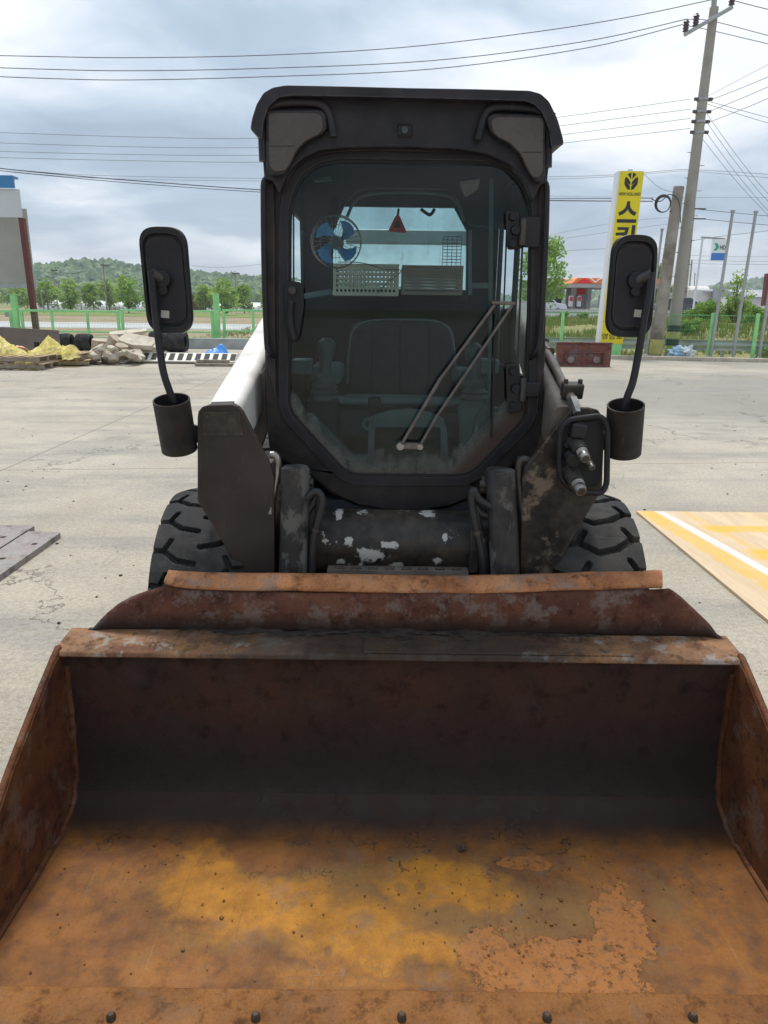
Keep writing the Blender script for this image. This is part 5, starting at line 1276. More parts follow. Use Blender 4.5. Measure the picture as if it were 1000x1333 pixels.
def lipf(u, v):
    i = u*(len(LT)-1); k = min(int(i), len(LT)-2); t = i-k; a = LT[k].lerp(LT[k+1], t); b_ = LB[k].lerp(LB[k+1], t); p = b_.lerp(a, v)
    p = p+Vector((0, 0, .006*sin(pi*v)+.0030*mn.noise(Vector((p.x*9, v*3, 4)))+.005*mn.noise(Vector((p.x*2.3, 0, 9)))+(-.012*(1-v)**3 if False else 0)))
    return p
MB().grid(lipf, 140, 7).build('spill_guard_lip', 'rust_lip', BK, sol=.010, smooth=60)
# quick-coupler plate and braces behind the bucket
MB().box((X0, 1.985, .30), (1.10, .02, .36)).build('coupler_backing', 'coupler_paint', BK, bevel=.004)

# ---- wheels
def make_wheel(x, y, side, deep):
    r, w_ = .408, .30; c = Vector((x, y, r))
    NU, NV = 880, 74; pitches = 22
    def groove(u, s):
        'depth of the tread groove at turn u, across s in -1..1'
        best = 9
        for sg, off in ((-1, 0.0), (1, .5)):
            a = ((u*pitches+off) % 1); sx_ = s*sg                      # sx_ = -1 at this shoulder
            for pl in ((((-1.05, .10), (-.75, .15), (-.38, .52), (.02, .66), (.42, .34), (.62, .38), (1.05, .12)), ((.42, .34), (.26, -.02)), ((-.75, .15), (-.60, -.16)), ((.86, .25), (.80, .55))) if deep and sg < 0 else () if deep else (((-1.05, .15), (-.70, .22), (-.42, .52), (-.05, .62)), ((-.70, .22), (-.58, -.10)))):
                for (x0_, y0_), (x1_, y1_) in zip(pl, pl[1:]):
                    for wr in (-1, 0, 1):
                        px, py = (-sx_ if False else sx_)-x0_, (a+wr)-y0_
                        dx, dy = x1_-x0_, y1_-y0_; px *= w_/2; dx *= w_/2; py *= .1; dy *= .1
                        t = max(0, min(1, (px*dx+py*dy)/(dx*dx+dy*dy))); d = sqrt((px-dx*t)**2+(py-dy*t)**2)
                        best = min(best, d)
        half = .0062 if not deep else .0078
        k = max(0, min(1, (half+.0015-best)/.0022)); return k*(.020 if not deep else .026)
    cache = {}
    per = NU//pitches
    def fn(u, v):
        i = int(round(u*NU)); j = int(round(v*(NV-1))); s = (v-.5)*2
        key = (i % per, j)
        if key not in cache: cache[key] = groove((i % per)/NU, s)
        rr_ = r*(1-.055*abs(s)**2.6-(.06 if abs(s) > .97 else 0))-cache[key]
        rr_ += .0015*mn.noise(Vector((cos(2*pi*u)*4, sin(2*pi*u)*4, s*2)))
        return (x+s*w_/2, y-sin(2*pi*u)*rr_, r+cos(2*pi*u)*rr_)
    t = MB().grid(fn, NU, NV, True).build('wheel', 'tyre_rubber', LO, smooth=50)
    for s in (-1, 1):
        o = MB().grid(lambda u, v: (x+s*(w_/2+.012*sin(pi*v)), y-sin(2*pi*u)*(r*.885-(r*.885-.21)*v), r+cos(2*pi*u)*(r*.885-(r*.885-.21)*v)), 64, 6, True).build('sidewall', 'rubber_black', t, smooth=60)
    R_ = MB().tube([(x-w_*.42, y, r), (x+w_*.42, y, r)], .212, 40); R_.build('rim', 'coupler_paint', t, smooth=30)
    xo = x+side*w_*.43
    MB().tube([(xo-side*.01, y, r), (xo+side*.02, y, r)], .09, 20).build('hub', 'dark_steel', t)
    for k in range(8):
        a = k*pi/4; MB().tube([(xo, y+cos(a)*.13, r+sin(a)*.13), (xo+side*.018, y+cos(a)*.13, r+sin(a)*.13)], .012, 6).build('wheel_nut', 'bolt_rust', t)
    return t
WX = .618
def dupw(o, d):
    c = o.copy(); COL.objects.link(c); c.location = Vector(o.location)+Vector(d)
    for ch in [k for k in list(COL.objects) if k.parent == o]: k2 = ch.copy(); COL.objects.link(k2); k2.parent = c
    return c
w1 = make_wheel(X0-WX, 2.40, -1, False); w2 = make_wheel(X0+WX, 2.40, 1, True); w2['label'] = 'right wheel, as seen, with deep zigzag tread blocks'
dupw(w1, (0, 1.12, 0)); dupw(w2, (0, 1.12, 0))

# ---- chassis behind
MB().box((X0, 3.12, .53), (.80, 1.5, .54)).build('chassis', 'cab_paint', LO, bevel=.02)
MB().box((X0, 3.62, .86), (.76, .55, .50)).build('engine_cover', 'cab_paint', LO, bevel=.04)
for s in (-1, 1):
    MB().box((X0+s*.50, 3.55, .95), (.10, .5, .95)).build('tower', 'cab_paint', LO, bevel=.02)
    MB().tube([(X0+s*.38, 2.40, .405), (X0+s*.55, 2.40, .405)], .09, 16).build('axle', 'dark_steel', LO)
# ---- loader arms: tube running back beside the cab
for s, mt_ in ((-1, 'arm_white'), (1, 'arm_grey')):
    if s < 0: a0 = at(292, 534, 2.12); a1 = at(366, 402, 3.15)
    else: a0 = at(738, 540, 2.12); a1 = at(690, 425, 3.05)
    d = (a1-a0); a1e = a0+d*1.35; w_ = .10 if s < 0 else .085
    # rounded box section
    n = d.normalized(); sx_ = n.cross(Vector((0, 0, 1))).normalized(); uz = sx_.cross(n); hh = .17
    def sec(c): 
        L = fillet([c+sx_*(-w_/2)+uz*(hh/2-.06), c+sx_*(w_/2)+uz*(hh/2-.06), c+sx_*(w_/2)-uz*(hh/2+.06), c-sx_*(w_/2)-uz*(hh/2+.06)], .032, 5)
        return L
    MB().prism(sec(a0), a1e-a0).build('lift_arm', mt_, LO, smooth=50)
    # curved side gusset inside the arm
    if s < 0: g_ = [(345, 478), (326, 506), (318, 524), (316, 560), (340, 585), (349, 560)]
    else: g_ = [(700, 470), (716, 500), (727, 530), (728, 560), (708, 600), (700, 570)]
    MB().prism(loopq(g_, 2.42), (0, .02, 0)).build('arm_gusset', mt_ if s > 0 else 'arm_grey', LO, bevel=.004)
# ---- front brackets of the arms
PL = [(257, 545), (258, 536), (263, 530), (271, 527.5), (301, 526.5), (310, 529), (316, 536), (352, 606), (357, 622), (358, 752), (318, 752), (257, 652)]
lp = [at(x, y, 2.06+.05*(y-526)/226) for x, y in PL]
MB().prism(lp, (0, .022, 0)).build('arm_bracket', 'arm_brown', LO, bevel=.003)
m = MB(); m.prism([at(x, y, 2.0605+.05*(y-526)/226-.003) for x, y in ((265, 536), (312, 536), (316, 566), (265, 566))], (0, .003, 0)); m.build('decal_remains', 'coupler_paint', LO)
MB().prism([lp[0]+Vector((.004, .02, 0)), lp[11]+Vector((.004, .02, 0)), lp[11]+Vector((.004, .12, -.02)), lp[0]+Vector((.004, .12, -.02))], (.014, 0, 0)).build('bracket_side', 'arm_brown', LO)
MB().prism([lp[7]+Vector((-.016, .02, 0)), lp[9]+Vector((-.016, .02, 0)), lp[9]+Vector((-.016, .16, 0)), lp[7]+Vector((-.016, .16, 0))], (.014, 0, 0)).build('bracket_side', 'arm_grey', LO)
MB().prism([lp[3]+Vector((0, .012, -.004)), lp[4]+Vector((0, .012, -.004)), lp[4]+Vector((0, .045, .004)), lp[3]+Vector((0, .045, .004))], (0, 0, -.016)).build('bracket_top', 'arm_brown', LO)
PR = [(684, 608), (736, 542), (744, 534), (756, 531), (768, 531), (779, 534), (785, 543), (787, 560), (784, 640), (775, 652), (716, 752), (677, 752), (680, 622)]
rp = [at(x, y, 2.06+.05*(y-526)/226) for x, y in PR]
br_ = MB().prism(rp, (0, .022, 0)).build('arm_bracket', 'coupler_paint', LO, bevel=.003, label='right arm bracket carrying the hydraulic couplers')
MB().prism([rp[0]+Vector((.003, .02, 0)), rp[11]+Vector((.003, .02, 0)), rp[11]+Vector((.003, .16, 0)), rp[0]+Vector((.003, .16, 0))], (.014, 0, 0)).build('bracket_side', 'coupler_paint', LO)
MB().prism([rp[8]+Vector((-.016, .02, 0)), rp[10]+Vector((-.016, .02, 0)), rp[10]+Vector((-.016, .16, 0)), rp[8]+Vector((-.016, .16, 0))], (.014, 0, 0)).build('bracket_side', 'coupler_paint', LO)
# curled lugs beside the lift cylinders
for pts in (((352, 592), (360, 594), (362, 612), (357, 640), (352, 668)), ((690, 600), (680, 598), (675, 612), (677, 645), (681, 670))):
    MB().tube(smoothpath([at(x, y, 2.10) for x, y in pts], 4), .011, 8).build('pivot_lug', 'bare_steel' if pts[0][0] < 400 else 'dark_steel', LO, smooth=60)
# cylinders
for px0, px1, y0, y1 in ((364, 401, 606, 755), (636, 674, 609, 755)):
    a = at((px0+px1)/2+ (2 if px0 < 500 else -4), y0+4, 2.09); b_ = at((px0+px1)/2-(1 if px0 < 500 else -3), y1, 2.055); b_ = a+(b_-a)*1.7
    r_ = (at(px1, y0, 2.13).x-at(px0, y0, 2.13).x)/2
    MB().tube([a+Vector((0, 0, .006)), a, b_], 0, 28, rs=[r_*.86, r_, r_]).build('tilt_cylinder', 'cyl_paint', LO, smooth=50)
    MB().tube([a+Vector((-r_*1.2, .02, -.06)), a+Vector((r_*1.2, .02, -.06))], .016, 16).build('cylinder_pin', 'dark_steel', LO)
# hoses
hs = [[(398, 668), (408, 655), (414, 640), (416, 660), (411, 690), (406, 720), (404, 760)], [(400, 648), (412, 640), (420, 652), (414, 680), (408, 705), (405, 760)],
      [(640, 660), (624, 650), (616, 638), (614, 655), (620, 690), (627, 720), (630, 760)], [(640, 672), (626, 668), (620, 660), (624, 690), (632, 720), (634, 760)]]
for k, h in enumerate(hs):
    Pq = smoothpath([at(x, y, (2.08, 2.06, 2.06, 2.08)[k]) for x, y in h], 6); MB().tube(Pq, .0115, 12).build('hydraulic_hose', 'hose', LO, smooth=60)
    i = len(Pq)*2//3; MB().tube([Pq[i], Pq[i+1]], .0145, 12).build('hose_clamp', 'dark_steel', LO)
for px, py in ((408, 700), (622, 700)):
    MB().box(tuple(at(px-4, py+4, 2.12)), (.03, .03, .20)).build('hose_bracket', 'dark_steel', LO, bevel=.004)
for px, py in ((402, 628), (630, 630)):
    c = at(px, py, 2.10); MB().tube([c+Vector((0, 0, .022)), c+Vector((0, 0, -.022))], .008, 10).tube([c+Vector((-.012, 0, 0)), c+Vector((.014, 0, 0))], .012, 12).build('grease_fitting', 'dark_steel', LO)
# cross tube with worn white paint
cA, cB = at(392, 703, 2.22), at(650, 707, 2.22); cA.x -= .05; cB.x += .05
MB().tube([cA, cB], .102, 40).build('cross_tube', 'tube_chipped', LO, smooth=60)
MB().box(((cA+cB)/2+Vector((0, .12, -.02))), (.8, .06, .26)).build('front_panel', 'interior_dark', LO)
# slotted step
sA, sB = at(426, 742, 2.09), at(610, 743, 2.09)
loop = [Vector((sA.x, 2.085, sA.z)), Vector((sB.x, 2.085, sA.z)), Vector((sB.x, 2.16, sA.z)), Vector((sA.x, 2.16, sA.z))]
hol = []
for k in range(8):
    x = sA.x+.022+k*(sB.x-sA.x-.02)/8; hol.append([Vector((x, 2.10, sA.z)), Vector((x+.030, 2.10, sA.z)), Vector((x+.030, 2.125, sA.z)), Vector((x, 2.125, sA.z))])
MB().prism(loop, (0, 0, -.008), hol).build('step_plate', 'arm_grey', LO, smooth=0)
MB().box(((sA.x+sB.x)/2, 2.085, sA.z-.03), (sB.x-sA.x, .006, .05)).build('step_front', 'arm_grey', LO)

# ---- hydraulic quick couplers on the right bracket
c0 = at(755, 592, 2.055)
ringp = fillet(loopq([(729, 548), (783, 541), (791, 556), (790, 630), (784, 642), (748, 640), (728, 622)], 2.03), .045, 6)
MB().tube(ringp+[ringp[0]], .0085, 10, cap=False).build('coupler_guard', 'mirror_black', LO, smooth=60)
hp = fillet(loopq([(732, 553), (780, 548), (783, 560), (783, 625), (776, 634), (748, 632), (731, 615)], 2.05), .03, 5)
MB().prism(hp, (0, .010, 0)).build('coupler_panel', 'rubber_black', LO)
def coupler(px, py, r_, L, d=(.15, -1, -.45)):
    a = at(px, py, 2.055); dv = Vector(d).normalized()
    def seg(s0, s1, k0, k1, n=18): return MB().tube([a+dv*L*s0, a+dv*L*s1], 0, n, rs=[r_*k0, r_*k1])
    b0_ = seg(0, .38, 1.45, 1.4, 6).build('coupler_nut', 'dark_steel', LO, smooth=20)
    m = seg(.38, .62, 1.25, 1.2); m.build('coupler_collar', 'dark_steel', LO)
    m = MB(); st = [.62, .66, .70, .74, .78, .82, .92, 1.0]; kk = [1.0, 1.05, .93, 1.05, .93, .98, .96, .80]
    m.tube([a+dv*L*s for s in st], 0, 20, rs=[r_*k for k in kk]); m.build('coupler_tip', 'bare_steel', LO, smooth=30)
    m = MB(); m.tube([a+dv*L*1.0, a+dv*L*1.012], 0, 20, rs=[r_*.62, r_*.55]); m.build('coupler_valve', 'dark_steel', LO)
coupler(748, 572, .0165, .095); coupler(742, 612, .0185, .10); coupler(762, 593, .010, .06)
m = MB(); c = at(752, 560, 2.04); m.box(tuple(c), (.046, .05, .045), (0, .1, 0)); m.build('valve_block', 'mirror_black', LO, bevel=.008)
c = at(741, 593, 2.04); MB().tube([c, c+Vector((.004, -.04, -.008))], .020, 18).build('rubber_cap', 'rubber_black', LO, bevel=.003)
c = at(737, 578, 2.05); MB().tube([c, c+Vector((0, -.015, 0))], .009, 12).build('rubber_cap', 'rubber_black', LO)
# pipe on the right arm with clamp
pp = [at(694, 425, 2.95), at(700, 436, 2.80), at(722, 478, 2.42), at(748, 525, 2.10)]
MB().tube(smoothpath(pp, 5), .0135, 14).build('hydraulic_pipe', 'arm_grey', LO, smooth=60)
for px, py, Y in ((705, 443, 2.70), (712, 455, 2.60)): c = at(px, py, Y); MB().tube([c+Vector((-.006, .02, .01)), c+Vector((.006, -.02, -.01))], .020, 12).build('pipe_union', 'dark_steel', LO)
c = at(749, 531, 2.08); MB().tube([c+Vector((-.002, .03, .018)), c, c+Vector((.002, -.022, -.014))], 0, 6, rs=[.017, .017, .012]).build('pipe_nut', 'bare_steel', LO, smooth=20)
c = at(745, 508, 2.17); MB().box(tuple(c), (.062, .035, .045), (.3, 0, 0)).build('pipe_clamp', 'dark_steel', LO, bevel=.005)
for s in (-1, 1): MB().tube([c+Vector((s*.021, -.002, .02)), c+Vector((s*.021, -.004, .032))], .007, 6).build('clamp_bolt', 'bolt_rust', LO)
pp2 = [at(702, 430, 2.88), at(716, 460, 2.62), at(735, 500, 2.30)]
MB().tube(smoothpath(pp2, 4), .010, 10).build('hydraulic_pipe', 'arm_grey', LO, smooth=60)
c = at(705, 424, 2.9); MB().tube([c+Vector((0, 0, -.03)), c+Vector((0, 0, .03))], .016, 10).build('pipe_elbow', 'dark_steel', LO)

# ---- mirrors and open steel cups
def mirror(face, rod, cup_top, cup_bot, cr, lab):
    Ym = 2.12
    mp = fillet(loopq(face, Ym), [.05]*4, 6)
    body = MB().prism(mp, (0, .022, 0)).build('mirror', 'mirror_black', LO, bevel=.006, label=lab)
    ce = sum(mp, Vector())/len(mp)
    inn = [ce+(p-ce)*.86+Vector((0, -.0065, 0)) for p in mp]; out = [ce+(p-ce)*.99+Vector((0, -.0015, 0)) for p in mp]
    m = MB(); k = len(mp); out2 = [ce+(p-ce)*.985+Vector((0, -.011, 0)) for p in mp]; in2 = [ce+(p-ce)*.87+Vector((0, -.010, 0)) for p in mp]; in3 = [ce+(p-ce)*.84+Vector((0, -.001, 0)) for p in mp]
    m.v = out+out2+in2+in3
    for L in range(3): m.f += [(L*k+i, L*k+(i+1) % k, (L+1)*k+(i+1) % k, (L+1)*k+i) for i in range(k)]
    m.build('mirror_rim', 'rubber_black', body, smooth=60)
    inb = [ce+(p-ce)*.80+Vector((0, -.0015, 0)) for p in mp]; MB().prism(inb, (0, -.003, 0)).build('mirror_back', 'mirror_black', body, bevel=.003)
    fr = [p+Vector((0, .0225, 0)) for p in [ce+(p-ce)*.93 for p in mp]]; MB().prism(fr, (0, .001, 0)).build('mirror_glass', 'bare_steel', body)
    R_ = smoothpath([at(x, y, Y) for x, y, Y in rod], 6); MB().tube(R_, .0105, 12).build('mirror_stalk', 'mirror_black', body, smooth=60)
    b0_ = R_[0]; s = 1 if b0_.x > ce.x else -1
    MB().tube([b0_+Vector((0, .0, -.005)), Vector((ce.x+s*.008, Ym-.004, b0_.z-.02))], .016, 12).build('ball_joint', 'dark_steel', body, smooth=60)
    MB().tube([Vector((ce.x+s*.008, Ym-.002, b0_.z-.02)), Vector((ce.x+s*.008, Ym-.02, b0_.z-.02))], .024, 18).tube([Vector((ce.x+s*.008, Ym-.004, b0_.z-.05)), Vector((ce.x+s*.008, Ym-.02, b0_.z-.05))], .014, 14).build('ball_socket', 'rubber_black', body, bevel=.003)
    st_ = at(*((215, 409) if s < 0 else (831, 408)), Ym-.0055); w_, h_ = .020, .020
    MB().box(tuple(st_), (w_*1.15, .001, h_), (0, .08, 0)).build('sticker', 'sticker_pale', body)
    a, b_ = at(*cup_top, 2.06), at(*cup_bot, 2.10)
    d = (b_-a).normalized(); m = MB(); seg = 32
    A1 = ring(a, cr, d, seg); A2 = ring(b_, cr, d, seg); B1 = ring(a, cr-.004, d, seg); B2 = ring(b_-d*.004, cr-.004, d, seg)
    n = seg; m.v = A1+A2+B1+B2
    for i in range(n):
        j = (i+1) % n; m.f += [(i, j, n+j, n+i), (2*n+i, 3*n+i, 3*n+j, 2*n+j), (i, 2*n+i, 2*n+j, j)]
    m.f += [tuple(n+i for i in range(n)), tuple(3*n+i for i in reversed(range(n)))]
    cu = m.build('cup', 'cup_steel', LO, smooth=50)
    m = MB(); m.box(tuple(a.lerp(b_, .5)+Vector((-s*-cr*.0, .07, 0))), (.03, .10, .05)); m.build('cup_bracket', 'dark_steel', cu)
    return body
mirror([(180, 294), (241, 295), (252, 434), (194, 434)], [(197, 353, 2.095), (199, 375, 2.09), (203, 415, 2.085), (208, 455, 2.08), (213, 485, 2.07), (220, 507, 2.065), (228, 530, 2.07), (231, 560, 2.08)], (223, 520), (234, 585), .0515, 'left mirror, seen from behind')
mirror([(799, 305), (857, 305), (846, 440), (788, 438)], [(848, 355, 2.095), (845, 378, 2.09), (838, 420, 2.085), (831, 462, 2.08), (824, 497, 2.07), (817, 516, 2.065), (812, 535, 2.07), (811, 565, 2.08)], (815, 527), (811, 589), .0515, 'right mirror, seen from behind')
for pts in (((236, 560, 2.12), (262, 566, 2.14)), ((806, 570, 2.12), (782, 575, 2.10))):
    MB().bar(at(*pts[0]), at(*pts[1]), .02, .05).build('cup_arm', 'dark_steel', LO, bevel=.003)
# ---- cab
YF = 2.30
outer = [(343, 178), (344, 233), (343, 330), (345, 465), (348, 560), (352, 596), (372, 600), (398, 612), (430, 640), (465, 657), (505, 664), (545, 665), (585, 659), (620, 644), (652, 612), (678, 600), (700, 592), (706, 560), (709, 470), (712, 330), (713, 236), (716, 186)]
hole = fillet(loopq([(368, 210), (372, 535), (452, 629), (612, 629), (694, 548), (700, 218), (660, 192), (410, 190)], YF), [.12, .05, .06, .06, .05, .12, .05, .05], 7)
hole = fillet(loopq([(367, 196), (366, 538), (449, 628), (616, 629), (696, 546), (704, 200)], YF), [.19, .05, .06, .06, .05, .19], 9)
MB().prism(loopq(outer, YF), (0, .055, 0), [hole]).build('cab_frame', 'cab_paint', LO, bevel=.004)
# post faces catching light
MB().prism(loopq([(346, 240), (358, 238), (360, 520), (347, 470)], YF-.002), (0, -.012, 0)).build('post_cover', 'cab_paint', LO, bevel=.004)
MB().prism(loopq([(700, 240), (711, 240), (709, 470), (698, 545)], YF-.002), (0, -.012, 0)).build('post_cover', 'cab_paint', LO, bevel=.004)
# lower curved skirt of the cab under the door, giving the frame depth
lowl = [(352, 596), (372, 600), (398, 612), (430, 640), (465, 657), (505, 664), (545, 665), (585, 659), (620, 644), (652, 612), (678, 600), (700, 592)]
m = MB(); A_ = loopq(lowl, YF+.01); B_ = [p+Vector((0, .5, 0)) for p in A_]; n = len(A_)
m.v = A_+B_; m.f = [(i, i+1, n+i+1, n+i) for i in range(n-1)]; m.build('cab_belly', 'cab_paint', LO, sol=.008, smooth=60)
# door: rubber seal, frame, glass
def scaleloop(L, k, dy=0, c=None):
    c = c or sum(L, Vector())/len(L); return [c+(p-c)*k+Vector((0, dy, 0)) for p in L]
def inset(L, d, dy=0):
    out = []; n = len(L)
    for i in range(n):
        a, b_, c = L[i-1], L[i], L[(i+1) % n]; t = (c-a); t.y = 0; t.normalize(); nn = Vector((t.z, 0, -t.x))
        out.append(b_+nn*d*SG+Vector((0, dy, 0)))
    return out
ar = sum((hole[i-1].x*hole[i].z-hole[i].x*hole[i-1].z) for i in range(len(hole)))
SG = -1 if ar > 0 else 1
d_in = inset(hole, .022); 
DR = MB().prism(inset(hole, -.006, -.010), (0, .022, 0), [inset(hole, .022, -.010)]).build('door', 'mirror_black', LO, bevel=.005)
MB().prism(inset(hole, .018, -.004), (0, .016, 0), [inset(hole, .029, -.004)]).build('door_seal', 'rubber_black', DR, bevel=.003)
gl_ = MB().prism(inset(hole, .021, .004), (0, .005, 0)).build('door_glass', 'door_glass', DR, smooth=0)
# grab rods
for pts in (((350, 232), (344, 236), (343, 260), (344, 350), (347, 440), (350, 458), (358, 464)), ((706, 237), (711, 240), (712, 262), (709, 350), (703, 440), (698, 458), (690, 466))):
    MB().tube(smoothpath([at(x, y, YF-.035 if 0 < i < 6 else YF-.005) for i, (x, y) in enumerate(pts)], 5), .0085, 10).build('grab_rod', 'mirror_black', LO, smooth=60)
# door handle
hx = fillet(loopq([(370, 372), (376, 365), (392, 367), (396, 378), (396, 400), (390, 440), (384, 447), (374, 438), (370, 410)], YF-.012), .008, 3)
hd_ = MB().prism(hx, (0, -.010, 0)).build('door_handle', 'rubber_black', DR, bevel=.004)
MB().tube(smoothpath(loopq([(380, 392), (378, 405), (379, 425), (383, 440)], YF-.030), 4), .010, 10).build('pull_grip', 'mirror_black', hd_, smooth=60) if False else MB().tube(smoothpath(loopq([(380, 392), (378, 405), (379, 425), (383, 440)], YF-.030), 4), .010, 10).build('pull_grip', 'mirror_black', DR, smooth=60)
c = at(381, 378, YF-.022); MB().tube([c, c+Vector((0, -.010, 0))], .0125, 18).build('push_lock', 'dark_steel', DR, bevel=.002)
# hinges, right of the door
for (hy, k) in ((505, 1.0), (300, .8)):
    for dx, dy, r_, l_ in ((667, -22, .013, .02), (670, 0, .016, .026), (667, 22, .013, .018)):
        c = at(dx, hy+dy*k, YF-.012); MB().tube([c, c+Vector((0, -l_, 0))], 0, 14, rs=[r_, r_*.8]).build('hinge_bolt', 'rubber_black', DR, smooth=40)
    c = at(668, hy, YF-.012); MB().prism(fillet(loopq([(658, hy-32*k), (676, hy-32*k), (680, hy+30*k), (660, hy+32*k)], YF-.011), .010, 4), (0, -.008, 0)).build('hinge_plate', 'mirror_black', DR, bevel=.003)
    MB().box(tuple(at(690, hy+2, YF-.022)), (.060, .014, .045 if k == 1 else .085)).build('hinge_arm', 'mirror_black', LO, bevel=.004)
    c = at(681, hy+2, YF-.03); MB().tube([c+Vector((0, 0, -.035)), c+Vector((0, 0, .035))], .010, 12).build('hinge_pin', 'dark_steel', LO)
# wiper
YW = YF-.018
w0_, w1_ = at(521, 580, YW), at(547, 581, YW)
MB().bar(w0_, w1_, .03, .022).build('wiper_base', 'wiper_metal', DR, bevel=.006)
for p in (w0_, w1_): MB().tube([p+Vector((0, .02, 0)), p+Vector((0, -.016, 0))], .012 if p is w0_ else .009, 16).build('wiper_pivot', 'bare_steel', DR)
wa = [at(523, 578, YW-.016), at(553, 528, YW-.024), at(570, 499, YW-.022)]; 
MB().bar(at(523, 578, YW-.014), at(574, 492, YW-.02), .016, .010).build('wiper_arm', 'wiper_metal', DR, bevel=.003)
MB().tube([at(570, 498, YW-.02), at(644, 397, YW-.006)], .0045, 8).build('wiper_arm', 'wiper_metal', DR)
MB().bar(at(548, 578, YW-.012), at(570, 540, YW-.016), .011, .008).build('wiper_arm', 'wiper_metal', DR, bevel=.002)
MB().tube([at(567, 545, YW-.014), at(668, 396, YW-.006)], .0042, 8).build('wiper_arm', 'wiper_metal', DR)
MB().bar(at(640, 394, YW-.006), at(671, 395, YW-.006), .014, .010).build('wiper_link', 'wiper_metal', DR, bevel=.003)
MB().bar(at(641, 392, YW+.004), at(646, 409, YW+.004), .016, .012).build('blade_holder', 'rubber_black', DR)
MB().bar(at(646, 400, YW+.004), at(640, 570, YW+.004), .006, .010).build('wiper_blade', 'rubber_black', DR)
# ---- roof with visor
YR = 2.20
ro = [(326, 168), (328, 155), (334, 136), (343, 121), (355, 114), (372, 111), (450, 112.5), (530, 114.5), (620, 116), (690, 118), (704, 122), (715, 132), (726, 155), (733, 180), (734, 188), (718, 192), (715, 168), (706, 146), (696, 136), (684, 131), (530, 127), (378, 124), (362, 127), (350, 138), (343, 158), (341, 182)]
def roofsec(k): 
    L = loopq(ro, YR); return L
L0_ = fillet(loopq(ro, YR), .006, 2); cR = Vector((X0, 0, L0_[0].z-.02))
m = MB(); st = [(0, 1.0, 0), (.012, 1.004, .001), (.05, 1.004, .002), (.5, .995, .0), (.95, .985, -.005), (1.05, .95, -.02)]
k = len(L0_)
for (dy, sc, dz) in st:
    cc = Vector((sum(p.x for p in L0_)/k, 0, sum(p.z for p in L0_)/k)); m.v += [Vector((cc.x+(p.x-cc.x)*sc, YR+dy, cc.z+(p.z-cc.z)*(sc if dy > .1 or True else 1)+dz)) for p in L0_]
for L in range(len(st)-1): m.f += [(L*k+i, L*k+(i+1) % k, (L+1)*k+(i+1) % k, (L+1)*k+i) for i in range(k)]
m.f += [tuple(range(k)), tuple((len(st)-1)*k+i for i in reversed(range(k)))]
m.build('roof', 'roof_paint', LO, smooth=30)
# visor rim: a raised soft ridge round the roof front
rim = loopq([(331, 170), (334, 150), (343, 133), (356, 123), (374, 119.5), (530, 122.5), (690, 126), (703, 130), (713, 142), (723, 163), (729, 185)], YR-.004)
# front fascia below the visor (recessed), lens openings cut in
fas = [(337, 150), (352, 128), (376, 124), (530, 127), (688, 131), (704, 140), (718, 170), (719, 192), (711, 236), (700, 240), (560, 196), (420, 192), (356, 236), (347, 226), (341, 186)]
YFa = YR+.028
lensL = [(349, 149), (356, 147), (412, 147), (419, 151), (421, 168), (415, 176), (398, 184), (386, 196), (378, 214), (371, 223), (357, 224), (351, 216)]
lensR = [(708, 156), (702, 153), (646, 152), (639, 157), (641, 171), (648, 179), (664, 187), (677, 200), (686, 219), (693, 231), (702, 232), (706, 224)]
m = MB(); m.prism(loopq([(338, 160), (346, 132), (372, 118), (530, 121), (690, 125), (710, 136), (720, 180), (712, 238), (704, 240), (694, 262), (684, 236), (664, 214), (636, 201), (600, 195), (530, 191.5), (450, 192), (416, 196), (392, 207), (374, 226), (364, 252), (354, 234), (344, 232)], YR+.05), (0, .05, 0)); m.build('roof_front', 'roof_paint', LO, bevel=.004)
for L_, nm in ((lensL, 'left'), (lensR, 'right')):
    lp_ = fillet(loopq(L_, YR+.022), .006, 3); ce = sum(lp_, Vector())/len(lp_)
    hsg = [ce+(p-ce)*1.13 for p in lp_]
    wl = MB().prism([p+Vector((0, -.004, 0)) for p in hsg], (0, .032, 0)).build('work_light', 'roof_paint', LO, bevel=.006)
    MB().prism([p+Vector((0, -.0065, 0)) for p in lp_], (0, .006, 0)).build('lens', 'lens_smoke', wl, bevel=.002)
    a, b_ = (at(351, 190, YR+.0148), at(384, 190, YR+.0148)) if nm == 'left' else (at(680, 198, YR+.0148), at(706, 198, YR+.0148))
    MB().bar(a, b_, .0012, .0012).build('lens_seam', 'rubber_black', wl)
    # moulded ridge arching over the light
    rp_ = [(343, 210), (342, 160), (352, 140), (372, 133.5), (410, 134), (424, 141), (431, 158), (434, 178)] if nm == 'left' else [(713, 218), (713, 168), (704, 147), (686, 141), (648, 139), (634, 146), (627, 162), (622, 182)]
    MB().tube(smoothpath(loopq(rp_, YR+.034), 5), 0, 10, rs=[.012]*(5*7+1)).build('moulded_ridge', 'roof_paint', wl, smooth=60)
eb = at(527, 170, YR+.047)
MB().box(tuple(eb), (.042, .010, .032)).build('camera_housing', 'mirror_black', LO, bevel=.006); MB().tube([eb+Vector((0, -.004, 0)), eb+Vector((0, -.009, 0))], .009, 14).build('camera_lens', 'dark_glass', LO)
for px, py in ((392, 198), (664, 208)): c = at(px, py, YF-.002); MB().tube([c, c+Vector((0, -.008, 0))], .008, 6).build('roof_bolt', 'dark_steel', LO)
MB().tube(smoothpath(loopq([(372, 236), (390, 212), (418, 199), (460, 195), (530, 195), (610, 198), (650, 206), (676, 224), (688, 246)], YF-.012), 5), .006, 8).build('door_top_seal', 'mirror_black', LO, smooth=60)
